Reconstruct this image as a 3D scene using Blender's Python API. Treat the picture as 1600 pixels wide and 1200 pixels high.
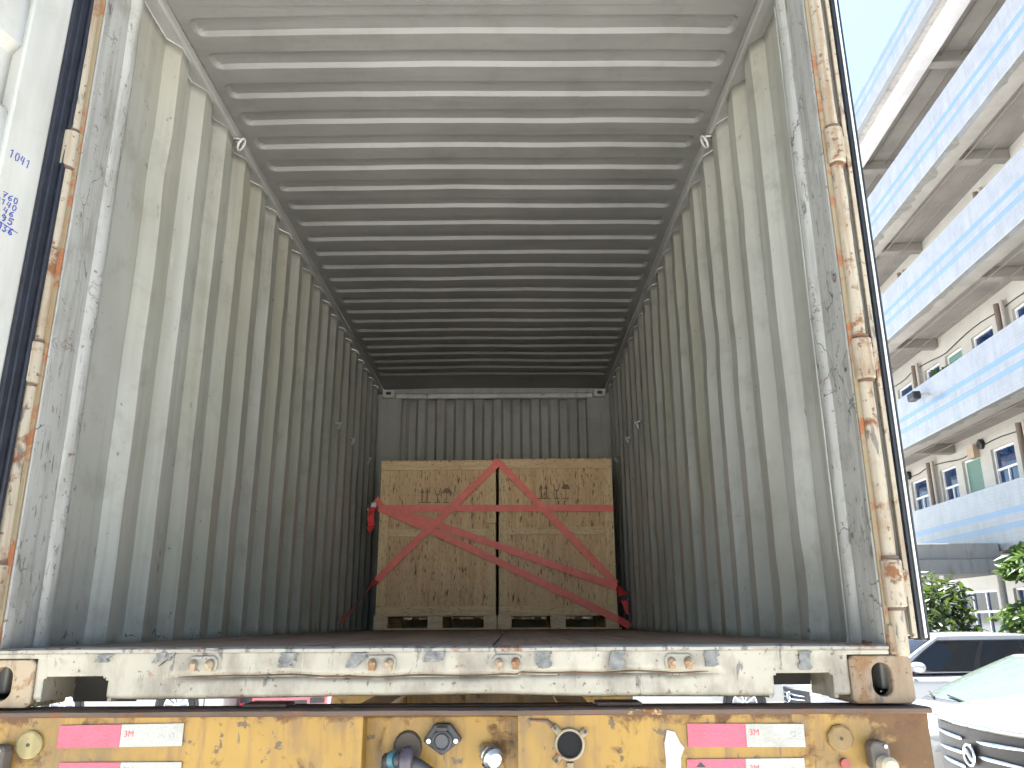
import bpy, bmesh, math, random
from math import sin, cos, pi, radians as R
from mathutils import Vector, Matrix, noise as mnoise

for o in list(bpy.data.objects):
    bpy.data.objects.remove(o)
sc = bpy.context.scene
COL = sc.collection
random.seed(7)

# ------------------------------------------------------------------ camera, sky, sun, exposure
CAM = Vector((0.185, -2.24, 1.705))
cd = bpy.data.cameras.new('camera')
cam = bpy.data.objects.new('camera', cd)
COL.objects.link(cam)
cd.sensor_width = 36.0
cd.lens = 36.0 * 1265 / 1600
cd.clip_start = 0.05
cd.clip_end = 2000
cam.location = CAM
cam.rotation_euler = (Matrix.Rotation(R(90 + 16.4), 4, 'X') @ Matrix.Rotation(R(-0.3), 4, 'Z')).to_euler()
sc.camera = cam

SUN_EL, SUN_AZ = 70.0, 12.0          # azimuth to the right of +Y
w = bpy.data.worlds.new('World')
sc.world = w
w.use_nodes = True
sky = w.node_tree.nodes.new('ShaderNodeTexSky')
sky.sky_type = 'NISHITA'
sky.sun_disc = False
sky.sun_elevation = R(SUN_EL)
sky.sun_rotation = R(SUN_AZ)
sky.air_density = 1.0
sky.dust_density = 0.5
sky.ozone_density = 1.0
bg = w.node_tree.nodes['Background']
bg.inputs[1].default_value = 0.05
w.node_tree.links.new(sky.outputs[0], bg.inputs[0])

ld = bpy.data.lights.new('sun', 'SUN')
ld.energy = 5.0
ld.angle = R(0.53)
ld.color = (1.0, 0.98, 0.95)
sun = bpy.data.objects.new('sun', ld)
COL.objects.link(sun)
sdir = Vector((sin(R(SUN_AZ)) * cos(R(SUN_EL)), cos(R(SUN_AZ)) * cos(R(SUN_EL)), sin(R(SUN_EL))))
sun.rotation_euler = sdir.to_track_quat('Z', 'Y').to_euler()
sun.location = (0, 0, 30)

vs = sc.view_settings
vs.view_transform = 'Standard'
vs.look = 'None'
vs.gamma = 1.0
vs.use_curve_mapping = False
vs.exposure = 2.95
sc.cycles.max_bounces = 14
sc.cycles.diffuse_bounces = 6
sc.cycles.glossy_bounces = 5
sc.cycles.use_denoising = True
sc.cycles.use_adaptive_sampling = True
sc.cycles.adaptive_threshold = 0.02
sc.cycles.sample_clamp_indirect = 8

# ------------------------------------------------------------------ node helpers
class NT:
    def __init__(self, name):
        self.m = bpy.data.materials.new(name)
        self.m.use_nodes = True
        self.t = self.m.node_tree
        self.b = self.t.nodes['Principled BSDF']
    def node(self, typ, **kw):
        n = self.t.nodes.new(typ)
        for k, v in kw.items():
            setattr(n, k, v)
        return n
    def put(self, sock, v):
        if v is None:
            return
        if hasattr(v, 'is_linked') or hasattr(v, 'links'):
            self.t.links.new(v, sock)
        else:
            if isinstance(v, (tuple, list)) and len(v) == 3 and sock.type == 'RGBA':
                v = (*v, 1)
            sock.default_value = v
    def set(self, **kw):
        names = dict(color='Base Color', rough='Roughness', metal='Metallic', normal='Normal', spec='Specular IOR Level', coat='Coat Weight',
                     coatr='Coat Roughness', trans='Transmission Weight', ior='IOR', alpha='Alpha')
        for k, v in kw.items():
            self.put(self.b.inputs[names[k]], v)
        return self
    def pos(self):
        return self.node('ShaderNodeNewGeometry').outputs['Position']
    def obj(self):
        return self.node('ShaderNodeTexCoord').outputs['Object']
    def mapv(self, v, scale=(1, 1, 1), loc=(0, 0, 0)):
        n = self.node('ShaderNodeMapping')
        self.put(n.inputs['Vector'], v)
        n.inputs['Scale'].default_value = scale
        n.inputs['Location'].default_value = loc
        return n.outputs[0]
    def noise(self, v, scale=5, detail=6, rough=.55, dist=0.0):
        n = self.node('ShaderNodeTexNoise')
        self.put(n.inputs['Vector'], v)
        n.inputs['Scale'].default_value = scale
        n.inputs['Detail'].default_value = detail
        n.inputs['Roughness'].default_value = rough
        n.inputs['Distortion'].default_value = dist
        return n.outputs[0]
    def ramp(self, f, stops):
        n = self.node('ShaderNodeValToRGB')
        self.put(n.inputs[0], f)
        e = n.color_ramp.elements
        while len(e) < len(stops):
            e.new(0.5)
        for q, (p, c) in zip(e, stops):
            q.position = p
            q.color = (c, c, c, 1) if isinstance(c, (int, float)) else (*c, 1)
        return n.outputs[0]
    def step(self, f, a, b):
        return self.ramp(f, [(a, 0.0), (b, 1.0)])
    def mix(self, f, a, b, blend='MIX'):
        n = self.node('ShaderNodeMix', data_type='RGBA', blend_type=blend)
        self.put(n.inputs[0], f)
        self.put(n.inputs[6], a)
        self.put(n.inputs[7], b)
        return n.outputs[2]
    def math(self, op, a, b=None, clamp=False):
        n = self.node('ShaderNodeMath', operation=op)
        n.use_clamp = clamp
        self.put(n.inputs[0], a)
        if b is not None:
            self.put(n.inputs[1], b)
        return n.outputs[0]
    def xyz(self, v):
        n = self.node('ShaderNodeSeparateXYZ')
        self.put(n.inputs[0], v)
        return n.outputs
    def bump(self, h, s=.3, d=.01, nrm=None):
        n = self.node('ShaderNodeBump')
        n.inputs['Strength'].default_value = s
        n.inputs['Distance'].default_value = d
        self.put(n.inputs['Height'], h)
        if nrm is not None:
            self.put(n.inputs['Normal'], nrm)
        return n.outputs[0]

def sc3(c, k):
    return tuple(min(1, x * k) for x in c)

def painted(name, base, rust=.66, dirt=.35, streak=(16, 16, 1.0), rough=.5, local=False, scratch=.69, spots=.70, rustcol=(.16, .062, .025), bumpy=.15, dirtcol=None, flake=None, crack=0, drift=0):
    """old paint on steel: tone drift, run-off streaks, rust, scuffs"""
    base = sc3(base, .80)
    n = NT(name)
    p = n.obj() if local else n.pos()
    big = n.noise(p, 1.7, 3, .6)
    st = n.noise(n.mapv(p, streak), 1.0, 4, .6)
    fine = n.noise(p, 38, 3, .6)
    col = n.mix(n.ramp(big, [(.3, 0.0), (.7, 1.0)]), sc3(base, .88), sc3(base, 1.10))
    dc = dirtcol or (base[0] * .42, base[1] * .40, base[2] * .34)
    dm = n.math('MULTIPLY', n.step(st, .48, .74), dirt)
    col = n.mix(dm, col, dc)
    dm2 = n.math('MULTIPLY', n.step(n.noise(p, 5.5, 6, .68), .52, .72), dirt * .8)
    col = n.mix(dm2, col, dc)
    # scuffs: thin stretched dark marks and paler ones
    s1 = n.noise(n.mapv(p, (34, 34, 9)), 1.0, 5, .6, .4)
    col = n.mix(n.math('MULTIPLY', n.step(s1, scratch, scratch + .055), .75), col, (.06, .055, .05))
    s2 = n.noise(n.mapv(p, (70, 70, 5), (3, 7, 1)), 1.0, 4, .6, .6)
    col = n.mix(n.math('MULTIPLY', n.step(s2, .68, .72), .45), col, sc3(base, 1.35))
    if flake:
        fl = n.noise(p, 9, 10, .7, .3)
        col = n.mix(n.step(fl, flake[0], flake[0] + .02), col, flake[1])
    if drift:
        dv = n.noise(n.mapv(p, (1.5, 3.7, .35)), 1.0, 3, .5)
        col = n.mix(n.math('MULTIPLY', n.step(dv, .45, .62), drift), col, (base[0] * .80, base[1] * .77, base[2] * .66))
    if crack:
        wv = n.node('ShaderNodeVectorMath', operation='ADD')
        nn = n.node('ShaderNodeTexNoise')
        n.put(nn.inputs['Vector'], p)
        nn.inputs['Scale'].default_value = 9
        nn.inputs['Detail'].default_value = 5
        sm = n.node('ShaderNodeVectorMath', operation='SCALE')
        n.put(sm.inputs[0], nn.outputs['Color'])
        sm.inputs['Scale'].default_value = .22
        n.put(wv.inputs[0], n.mapv(p, (1, 1, .45)))
        n.put(wv.inputs[1], sm.outputs[0])
        vo = n.node('ShaderNodeTexVoronoi', feature='DISTANCE_TO_EDGE')
        n.put(vo.inputs['Vector'], wv.outputs[0])
        vo.inputs['Scale'].default_value = crack
        ln = n.ramp(vo.outputs['Distance'], [(.008, 1.0), (.022, 0.0)])
        ln = n.math('MULTIPLY', ln, n.step(n.noise(n.mapv(p, (1, 1, 1), (8, 1, 6)), 5, 4, .6), .51, .60))
        col = n.mix(n.math('MULTIPLY', ln, .85), col, (.035, .03, .025))
    r0 = n.noise(p, 7.5, 8, .7, .25)
    rm = n.step(r0, rust, rust + .07)
    rc = n.mix(n.noise(p, 45, 3, .6), sc3(rustcol, .7), sc3(rustcol, 1.5))
    col = n.mix(rm, col, rc)
    sp = n.noise(p, 62, 3, .5)
    col = n.mix(n.math('MULTIPLY', n.step(sp, spots, spots + .06), .8), col, sc3(rustcol, .6))
    ro = n.mix(rm, (rough,) * 3, (.9,) * 3)
    h = n.math('ADD', n.math('MULTIPLY', fine, .35), n.math('MULTIPLY', rm, .9))
    h = n.math('ADD', h, n.math('MULTIPLY', big, 1.2))
    n.set(color=col, rough=ro, normal=n.bump(h, bumpy, .006))
    return n.m

def plain(name, col, rough=.5, metal=0.0, var=.15, scale=12, local=False, coat=0.0, bump=0.0):
    n = NT(name)
    p = n.obj() if local else n.pos()
    f = n.noise(p, scale, 6, .6)
    c = n.mix(n.ramp(f, [(.3, 0.0), (.7, 1.0)]), sc3(col, 1 - var), sc3(col, 1 + var))
    n.set(color=c, rough=n.math('ADD', n.math('MULTIPLY', f, .15), rough - .07), metal=metal)
    if coat:
        n.set(coat=coat, coatr=.03)
    if bump:
        n.set(normal=n.bump(n.noise(p, scale * 6, 4), bump, .004))
    return n.m

# ------------------------------------------------------------------ mesh helpers
class MB:
    def __init__(self):
        self.v, self.f = [], []
    def add(self, vs_, fs_):
        k = len(self.v)
        self.v += [tuple(q) for q in vs_]
        self.f += [tuple(i + k for i in f) for f in fs_]
        return self
    def box(self, x0, x1, y0, y1, z0, z1):
        return self.add([(x0, y0, z0), (x1, y0, z0), (x1, y1, z0), (x0, y1, z0), (x0, y0, z1), (x1, y0, z1), (x1, y1, z1), (x0, y1, z1)],
                        [(3, 2, 1, 0), (4, 5, 6, 7), (0, 1, 5, 4), (1, 2, 6, 5), (2, 3, 7, 6), (3, 0, 4, 7)])
    def fbox(self, F, u0, u1, v0, v1, z0, z1):
        k = len(self.v)
        self.box(u0, u1, v0, v1, z0, z1)
        self.v[k:] = [F(*q) for q in self.v[k:]]
        return self
    def grid(self, pts):
        n, m = len(pts), len(pts[0])
        return self.add([q for r in pts for q in r], [(i * m + j, i * m + j + 1, (i + 1) * m + j + 1, (i + 1) * m + j) for i in range(n - 1) for j in range(m - 1)])
    def prism(self, poly, fn, d0, d1):
        n = len(poly)
        return self.add([fn(a, b, d0) for a, b in poly] + [fn(a, b, d1) for a, b in poly],
                        [tuple(range(n))[::-1], tuple(range(n, 2 * n))] + [(i, (i + 1) % n, n + (i + 1) % n, n + i) for i in range(n)])
    def tube(self, path, r, n=8, cap=True, closed=False):
        P = [Vector(q) for q in path]
        m = len(P)
        rings = []
        up = None
        for i in range(m):
            a = P[(i - 1) % m] if (closed or i) else P[0]
            b = P[(i + 1) % m] if (closed or i < m - 1) else P[-1]
            t = (b - a)
            t = t.normalized() if t.length > 1e-9 else Vector((0, 0, 1))
            if up is None:
                up = t.orthogonal().normalized()
            up = (up - t * up.dot(t))
            up = up.normalized() if up.length > 1e-6 else t.orthogonal().normalized()
            s = t.cross(up)
            rr = r[i] if isinstance(r, (list, tuple)) else r
            rings.append([P[i] + (up * cos(2 * pi * k / n) + s * sin(2 * pi * k / n)) * rr for k in range(n)])
        k0 = len(self.v)
        self.v += [tuple(q) for g in rings for q in g]
        for i in range(m if closed else m - 1):
            for k in range(n):
                j = (i + 1) % m
                self.f.append((k0 + i * n + k, k0 + i * n + (k + 1) % n, k0 + j * n + (k + 1) % n, k0 + j * n + k))
        if cap and not closed:
            self.f.append(tuple(k0 + k for k in range(n))[::-1])
            self.f.append(tuple(k0 + (m - 1) * n + k for k in range(n)))
        return self
    def lathe(self, prof, fn, n=24):
        """prof (r, a): radius and axial; fn(x, y, a)"""
        pts = [[fn(r * cos(2 * pi * k / n), r * sin(2 * pi * k / n), a) for k in range(n + 1)] for r, a in prof]
        return self.grid(pts)
    def ribbon(self, pts, wd, th, nrm=(0, -1, 0)):
        """flat strap of width wd, thickness th along pts, facing nrm (one normal or one per point)"""
        P = [Vector(q) for q in pts]
        rows = []
        for i, q in enumerate(P):
            t = (P[min(i + 1, len(P) - 1)] - P[max(i - 1, 0)]).normalized()
            nn = Vector(nrm[i] if isinstance(nrm, list) else nrm).normalized()
            s = t.cross(nn).normalized()
            rows.append([q - s * wd / 2, q + s * wd / 2, q + s * wd / 2 + nn * th, q - s * wd / 2 + nn * th])
        k = len(self.v)
        self.v += [tuple(x) for r in rows for x in r]
        for i in range(len(rows) - 1):
            for j in range(4):
                a, b = k + i * 4 + j, k + i * 4 + (j + 1) % 4
                self.f.append((a, b, b + 4, a + 4))
        self.f += [(k, k + 3, k + 2, k + 1), (k + 4 * len(rows) - 4, k + 4 * len(rows) - 3, k + 4 * len(rows) - 2, k + 4 * len(rows) - 1)]
        return self
    def slot_plate(self, w2, h2, hw, hh, fn, d0, d1, n=32):
        """plate with a rounded slot hole: outer half sizes w2 h2, hole half sizes hw hh"""
        inn, out = [], []
        for k in range(n):
            a = 2 * pi * (k + .5) / n
            r = min(hw, hh)
            cx, cy = cos(a) * r, sin(a) * r
            inn.append((cx + (hw - r) * (1 if cos(a) > 0 else -1), cy + (hh - r) * (1 if sin(a) > 0 else -1)))
            s = max(abs(cos(a)) / w2, abs(sin(a)) / h2)
            out.append((cos(a) / s, sin(a) / s))
        k0 = len(self.v)
        for d in (d0, d1):
            self.v += [fn(x, y, d) for x, y in out] + [fn(x, y, d) for x, y in inn]
        for k in range(n):
            j = (k + 1) % n
            self.f += [(k0 + k, k0 + j, k0 + n + j, k0 + n + k), (k0 + 2 * n + k, k0 + 3 * n + k, k0 + 3 * n + j, k0 + 2 * n + j),
                       (k0 + n + k, k0 + n + j, k0 + 3 * n + j, k0 + 3 * n + k), (k0 + k, k0 + 2 * n + k, k0 + 2 * n + j, k0 + j)]
        return self
    def build(self, name, mat, parent=None, smooth=False, bevel=0, solid=0, loc=None, kind=None, keep=False, segs=2):
        me = bpy.data.meshes.new(name)
        me.from_pydata(self.v, [], self.f)
        me.validate()
        if not keep:
            bm = bmesh.new()
            bm.from_mesh(me)
            bmesh.ops.recalc_face_normals(bm, faces=bm.faces)
            bm.to_mesh(me)
            bm.free()
        me.materials.append(mat)
        if smooth:
            me.polygons.foreach_set('use_smooth', [True] * len(me.polygons))
            if smooth != 'all':
                me.set_sharp_from_angle(angle=R(smooth if smooth is not True else 35))
        o = bpy.data.objects.new(name, me)
        COL.objects.link(o)
        if loc:
            o.location = loc
        if parent is not None:
            o.parent = parent
            if parent.get('_w'):
                o.matrix_parent_inverse = Matrix.Translation(-parent.location)
        if solid:
            md = o.modifiers.new('solid', 'SOLIDIFY')
            md.thickness = abs(solid)
            md.offset = 1 if solid > 0 else -1
        if bevel:
            md = o.modifiers.new('bevel', 'BEVEL')
            md.width = bevel
            md.segments = segs
            md.limit_method = 'ANGLE'
            md.angle_limit = R(40)
            md.harden_normals = False
        if kind:
            o['kind'] = kind
        return o

def thing(name, label, cat, loc=(0, 0, 0), rz=0.0, group=None, world=False):
    """Empty at the thing's base; world=True: its parts are given in world coordinates"""
    o = bpy.data.objects.new(name, None)
    o.empty_display_size = .2
    COL.objects.link(o)
    o.location = loc
    o.rotation_euler = (0, 0, rz)
    o['label'] = label
    o['category'] = cat
    if group:
        o['group'] = group
    if world:
        o['_w'] = 1
    return o

def tag(o, label, cat, group=None):
    o['label'] = label
    o['category'] = cat
    if group:
        o['group'] = group
    return o

def share(o, parent=None, loc=None):
    """a copy that shares the mesh"""
    c = o.copy()
    COL.objects.link(c)
    c.parent = parent if parent is not None else o.parent
    if loc is not None:
        c.location = loc
    return c

def nz(*a):
    return mnoise.noise(Vector(a))

def text_mesh(s, size, fn):
    cu = bpy.data.curves.new('t', 'FONT')
    cu.body = s
    cu.size = size
    cu.resolution_u = 3
    ob = bpy.data.objects.new('t', cu)
    COL.objects.link(ob)
    dg = bpy.context.evaluated_depsgraph_get()
    me = bpy.data.meshes.new_from_object(ob.evaluated_get(dg))
    b = MB()
    b.add([fn(v.co.x, v.co.y) for v in me.vertices], [tuple(p.vertices) for p in me.polygons])
    bpy.data.objects.remove(ob)
    bpy.data.curves.remove(cu)
    bpy.data.meshes.remove(me)
    return b

# ------------------------------------------------------------------ materials
CG = (.455, .446, .385)
M_wall = painted('wall_paint', CG, rust=.725, dirt=.5, streak=(15, 15, .55), rough=.36, scratch=.675, spots=.735, drift=.6)
def wall_wear():
    n = NT.__new__(NT)
    n.m, n.t = M_wall, M_wall.node_tree
    n.b = n.t.nodes['Principled BSDF']
    col = n.b.inputs['Base Color'].links[0].from_socket
    p = n.pos()
    x, y, z = n.xyz(p)
    low = n.math('MULTIPLY', n.math('SUBTRACT', 1.80, z), 5.0, True)
    s = n.math('ADD', n.noise(n.mapv(p, (30, 22, 22), (2, 3, 4)), 1, 4, .65, .8), n.math('MULTIPLY', low, .10))
    col = n.mix(n.math('MULTIPLY', n.step(s, .70, .73), .85), col, (.045, .04, .035))
    g = n.math('ADD', n.noise(p, 6, 8, .65), n.math('MULTIPLY', low, .12))
    col = n.mix(n.math('MULTIPLY', n.step(g, .56, .78), .5), col, (.15, .135, .105))
    for yc, zc, hy, hz in ((.73, 1.93, .028, .085), (.955, 1.93, .040, .10)):
        a = n.math('POWER', n.math('DIVIDE', n.math('SUBTRACT', y, yc), hy), 2.0)
        b = n.math('POWER', n.math('DIVIDE', n.math('SUBTRACT', z, zc), hz), 2.0)
        e = n.math('SUBTRACT', 1.0, n.math('ADD', a, b), True)
        st = n.math('SINE', n.math('ADD', n.math('MULTIPLY', z, 105.0), n.math('MULTIPLY', y, 70.0)))
        st = n.math('ADD', n.math('MULTIPLY', st, .35), n.math('MULTIPLY', n.noise(p, 26, 6, .6), 1.1))
        m = n.math('MULTIPLY', n.step(e, .0, .18), n.step(st, .42, .58))
        m = n.math('MULTIPLY', m, n.math('LESS_THAN', x, 0.0))
        col = n.mix(n.math('MULTIPLY', m, .75), col, (.17, .14, .105))
    n.set(color=col)
wall_wear()
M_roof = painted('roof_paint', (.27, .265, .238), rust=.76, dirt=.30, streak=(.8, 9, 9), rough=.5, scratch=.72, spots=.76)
M_end = painted('end_paint', sc3(CG, .9), rust=.75, dirt=.4, rough=.55)
M_post = painted('post_paint', (.40, .39, .35), rust=.635, dirt=.75, streak=(30, 30, 2.5), rough=.55, scratch=.625, spots=.66, crack=7)
M_hinge = painted('hinge_paint', (.36, .31, .225), rust=.545, dirt=.95, streak=(45, 45, 2), rough=.6, scratch=.60, spots=.62, rustcol=(.13, .055, .022), dirtcol=(.17, .105, .05))
M_sill = painted('sill_paint', (.37, .34, .265), rust=.615, dirt=.95, streak=(12, 12, 5), rough=.5, scratch=.625, spots=.645, dirtcol=(.13, .11, .08))
M_cast = painted('casting_paint', (.36, .28, .18), rust=.545, dirt=.75, streak=(26, 26, 4), rough=.7, scratch=.62, spots=.62, rustcol=(.19, .10, .045), dirtcol=(.20, .13, .07))
M_cast2 = painted('casting_rusty', (.25, .185, .12), rust=.53, dirt=.8, streak=(26, 26, 4), rough=.75, scratch=.62, spots=.62, rustcol=(.15, .085, .04), dirtcol=(.15, .10, .055))
M_door = painted('door_paint', (.53, .52, .465), rust=.74, dirt=.28, streak=(10, 10, 1.2), rough=.38, scratch=.70, spots=.76)
M_rail = painted('rail_paint', (.40, .395, .36), rust=.72, dirt=.4, streak=(14, 1.2, 14), rough=.55)
M_seal = painted('seal_strip_rust', (.24, .19, .11), rust=.50, dirt=.7, streak=(30, 30, 1.5), rough=.7, rustcol=(.20, .075, .03), dirtcol=(.20, .12, .05))
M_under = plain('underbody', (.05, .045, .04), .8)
M_rubber = plain('gasket_rubber', (.010, .0115, .017), .5, var=.4, scale=20)
M_black = plain('black_plastic', (.015, .015, .016), .5)
M_steel = plain('zinc_steel', (.45, .44, .42), .38, metal=.9, var=.3, scale=30)
M_galv = painted('ring_paint', (.66, .67, .60), rust=.62, dirt=.4, rough=.5)
M_chrome = plain('chrome', (.78, .79, .80), .08, metal=1.0, var=.03)
M_ink = plain('blue_ink', (.05, .07, .30), .6, var=.3, scale=60)
M_tape = plain('silver_tape', (.12, .12, .112), .42, metal=.25, var=.55, scale=42, bump=.4)
M_dark = plain('hole_shade_black', (.004, .004, .004), .9)  # near black that paints the shade of a hole

def wood_floor():
    n = NT('floor_wood')
    p = n.pos()
    g = n.noise(n.mapv(p, (40, 1.2, 40)), 1, 7, .65)
    c = n.mix(n.ramp(g, [(.3, 0.0), (.7, 1.0)]), (.14, .085, .055), (.30, .20, .135))
    c = n.mix(n.math('MULTIPLY', n.step(n.noise(p, 3.5, 8, .65), .5, .7), .6), c, (.27, .215, .17))
    n.set(color=c, rough=.72, normal=n.bump(g, .3, .004))
    return n.m
M_floor = wood_floor()

def plywood(name, a, b, sx=1.0, seed=0.0, fleck=.60):
    n = NT(name)
    p = n.mapv(n.pos(), (1, 1, 1), (seed, seed * .7, seed * .3))
    sv = (26, 26, 2.2) if sx == 1.0 else (2.2, 26, 26)
    g = n.noise(n.mapv(p, sv), 1, 7, .62, .5)
    c = n.mix(n.ramp(g, [(.32, 0.0), (.68, 1.0)]), a, b)
    big = n.noise(n.mapv(p, (2.4, 2.4, 1.2)), 1, 4, .6)
    c = n.mix(n.math('MULTIPLY', n.step(big, .42, .66), .45), c, (.58, .36, .21))
    fv = (62, 62, 13) if sx == 1.0 else (13, 62, 62)
    f = n.noise(n.mapv(p, fv, (5, 2, 9)), 1, 3, .5, .2)
    c = n.mix(n.math('MULTIPLY', n.step(f, fleck, fleck + .09), .85), c, (.075, .038, .018))
    f2 = n.noise(n.mapv(p, tuple(q * 2.3 for q in fv)), 1, 3, .55)
    c = n.mix(n.math('MULTIPLY', n.step(f2, .57, .68), .6), c, (.17, .09, .045))
    n.set(color=c, rough=.62, normal=n.bump(g, .2, .003))
    return n.m
M_ply = plywood('plywood_panel', (.60, .37, .165), (.84, .58, .30), fleck=.60)
M_ply2 = plywood('plywood_panel_light', (.58, .36, .165), (.83, .575, .30), seed=3.3, fleck=.60)
M_bat = plywood('batten_upright', (.68, .465, .22), (.84, .62, .33), seed=7.0, fleck=.63)
M_bath = plywood('batten_level', (.66, .45, .22), (.83, .61, .34), sx=2.0, seed=11.0, fleck=.65)
M_pal = plywood('pallet_wood', (.64, .46, .26), (.82, .63, .38), sx=2.0, seed=17.0, fleck=.68)

def webbing(name, col):
    n = NT(name)
    p = n.pos()
    wv = n.node('ShaderNodeTexNoise')
    f = n.noise(p, 420, 2, .5)
    g = n.noise(p, 14, 5, .6)
    c = n.mix(n.ramp(g, [(.3, 0.0), (.7, 1.0)]), sc3(col, .84), sc3(col, 1.06))
    n.t.nodes.remove(wv)
    n.set(color=c, rough=.55, normal=n.bump(f, .4, .001))
    n.b.inputs['Sheen Weight'].default_value = .15
    return n.m
M_strap = webbing('orange_webbing', (1.0, .23, .17))
M_strap2 = webbing('red_webbing', (.80, .05, .045))

def chassis_yellow():
    n = NT('chassis_yellow')
    p = n.pos()
    x, y, z = n.xyz(p)
    big = n.noise(p, 2.6, 6, .6)
    c = n.mix(n.ramp(big, [(.3, 0.0), (.7, 1.0)]), (.225, .122, .012), (.30, .172, .018))
    st = n.noise(n.mapv(p, (26, 26, 3.2)), 1, 7, .65, .3)
    c = n.mix(n.math('MULTIPLY', n.step(st, .47, .68), .75), c, (.14, .07, .02))
    # rust that runs down from the top plate and eats the ends
    topm = n.math('MULTIPLY', n.math('SUBTRACT', z, 1.452), 34.0, True)
    endm = n.math('MULTIPLY', n.math('SUBTRACT', n.math('ABSOLUTE', x), .97), 4.0, True)
    bias = n.math('ADD', n.math('MULTIPLY', topm, .12), n.math('MULTIPLY', endm, .17))
    r0 = n.math('ADD', n.noise(p, 9, 12, .7, .3), bias)
    rm = n.step(r0, .575, .66)
    rc = n.mix(n.noise(p, 50, 5, .6), (.055, .026, .013), (.15, .07, .027))
    c = n.mix(rm, c, rc)
    ch = n.noise(n.mapv(p, (1, 1, 1), (4, 4, 4)), 21, 8, .66, .2)
    c = n.mix(n.math('MULTIPLY', n.step(ch, .615, .64), .85), c, (.055, .035, .022))
    s1 = n.noise(n.mapv(p, (60, 60, 9), (1, 5, 2)), 1, 5, .6)
    c = n.mix(n.math('MULTIPLY', n.step(s1, .66, .69), .8), c, (.09, .05, .03))
    gr = n.noise(n.mapv(p, (6, 6, 4), (9, 2, 2)), 1, 8, .65)
    c = n.mix(n.math('MULTIPLY', n.step(gr, .47, .68), .8), c, (.12, .075, .03))
    h = n.math('ADD', n.math('MULTIPLY', rm, .8), big)
    n.set(color=c, rough=n.mix(rm, (.45,) * 3, (.85,) * 3), normal=n.bump(h, .25, .006))
    return n.m
M_yel = chassis_yellow()
M_plate = painted('rusty_plate', (.12, .075, .05), rust=.52, dirt=.6, streak=(3, 20, 20), rough=.75, rustcol=(.12, .055, .025), flake=(.64, (.42, .27, .10)))

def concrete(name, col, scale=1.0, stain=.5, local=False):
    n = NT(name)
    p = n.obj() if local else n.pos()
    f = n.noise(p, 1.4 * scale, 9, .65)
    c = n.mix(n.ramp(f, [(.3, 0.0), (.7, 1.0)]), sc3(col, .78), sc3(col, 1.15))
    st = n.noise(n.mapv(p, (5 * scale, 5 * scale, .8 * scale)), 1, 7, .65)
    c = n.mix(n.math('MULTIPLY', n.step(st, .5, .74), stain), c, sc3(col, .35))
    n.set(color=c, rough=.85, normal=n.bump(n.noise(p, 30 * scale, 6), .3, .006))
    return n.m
M_ground = concrete('yard_concrete', (.50, .495, .475), .35, .3)
M_canopy = concrete('canopy_concrete', (.30, .29, .27), 1.4, .75)

def tile_material():
    n = NT('parapet_tile')
    p = n.obj()
    x, y, z = n.xyz(p)
    base = n.mix(n.ramp(n.noise(p, 2.2, 6, .6), [(.3, 0.0), (.7, 1.0)]), (.25, .25, .252), (.31, .31, .312))
    m = n.math('MULTIPLY', n.step(n.noise(n.mapv(p, (4, 4, .5)), 1, 6, .68), .47, .72), .55)
    base = n.mix(m, base, (.20, .205, .20))
    def band(a, b):
        return n.math('MULTIPLY', n.math('GREATER_THAN', z, a), n.math('LESS_THAN', z, b))
    bl = n.math('ADD', band(.40, .525), band(.70, .825))
    blue = n.mix(n.noise(p, 8, 5, .6), (.12, .215, .35), (.15, .25, .38))
    base = n.mix(n.math('MULTIPLY', bl, .8), base, blue)
    br = n.node('ShaderNodeTexBrick')
    cmb = n.node('ShaderNodeCombineXYZ')
    n.t.links.new(y, cmb.inputs[0])
    n.t.links.new(z, cmb.inputs[1])
    n.t.links.new(cmb.outputs[0], br.inputs['Vector'])
    br.offset = 0
    br.inputs['Scale'].default_value = 1
    br.inputs['Brick Width'].default_value = .075
    br.inputs['Row Height'].default_value = .075
    br.inputs['Mortar Size'].default_value = .0035
    br.inputs['Color1'].default_value = (1, 1, 1, 1)
    br.inputs['Color2'].default_value = (.86, .87, .88, 1)
    br.inputs['Mortar'].default_value = (.45, .45, .45, 1)
    base = n.mix(.4, base, br.outputs['Color'], 'MULTIPLY')
    # the courses of wider joints
    zz = n.math('FRACT', n.math('DIVIDE', z, .225))
    ln = n.math('LESS_THAN', zz, .05)
    base = n.mix(n.math('MULTIPLY', ln, .45), base, (.25, .28, .32))
    n.set(color=base, rough=.22, normal=n.bump(br.outputs['Fac'], .25, .004))
    return n.m
M_tile = tile_material()

def wall_tile():
    n = NT('gallery_wall_tile')
    p = n.obj()
    x, y, z = n.xyz(p)
    c = n.mix(n.ramp(n.noise(p, 1.2, 6, .6), [(.3, 0.0), (.7, 1.0)]), (.36, .345, .31), (.44, .425, .385))
    zz = n.math('FRACT', n.math('DIVIDE', z, .30))
    c = n.mix(n.math('MULTIPLY', n.math('LESS_THAN', zz, .05), .55), c, (.35, .33, .29))
    n.set(color=c, rough=.4)
    return n.m
M_gwall = wall_tile()
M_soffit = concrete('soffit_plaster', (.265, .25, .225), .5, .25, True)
M_beamw = concrete('beam_paint', (.42, .41, .42), .6, .25, True)
M_peel = concrete('peeling_edge', (.17, .17, .155), 3.0, .6, True)
M_frame = plain('white_window_frame', (.72, .73, .74), .4, local=True)
M_wglass = plain('blue_window_glass', (.010, .030, .085), .06, var=.5, scale=3, local=True)
M_wglass.node_tree.nodes['Principled BSDF'].inputs['Specular IOR Level'].default_value = .7
M_gdoor = plain('green_door', (.10, .20, .16), .5, local=True)
M_pipe = plain('brown_pipe', (.13, .095, .075), .6, local=True)
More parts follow.
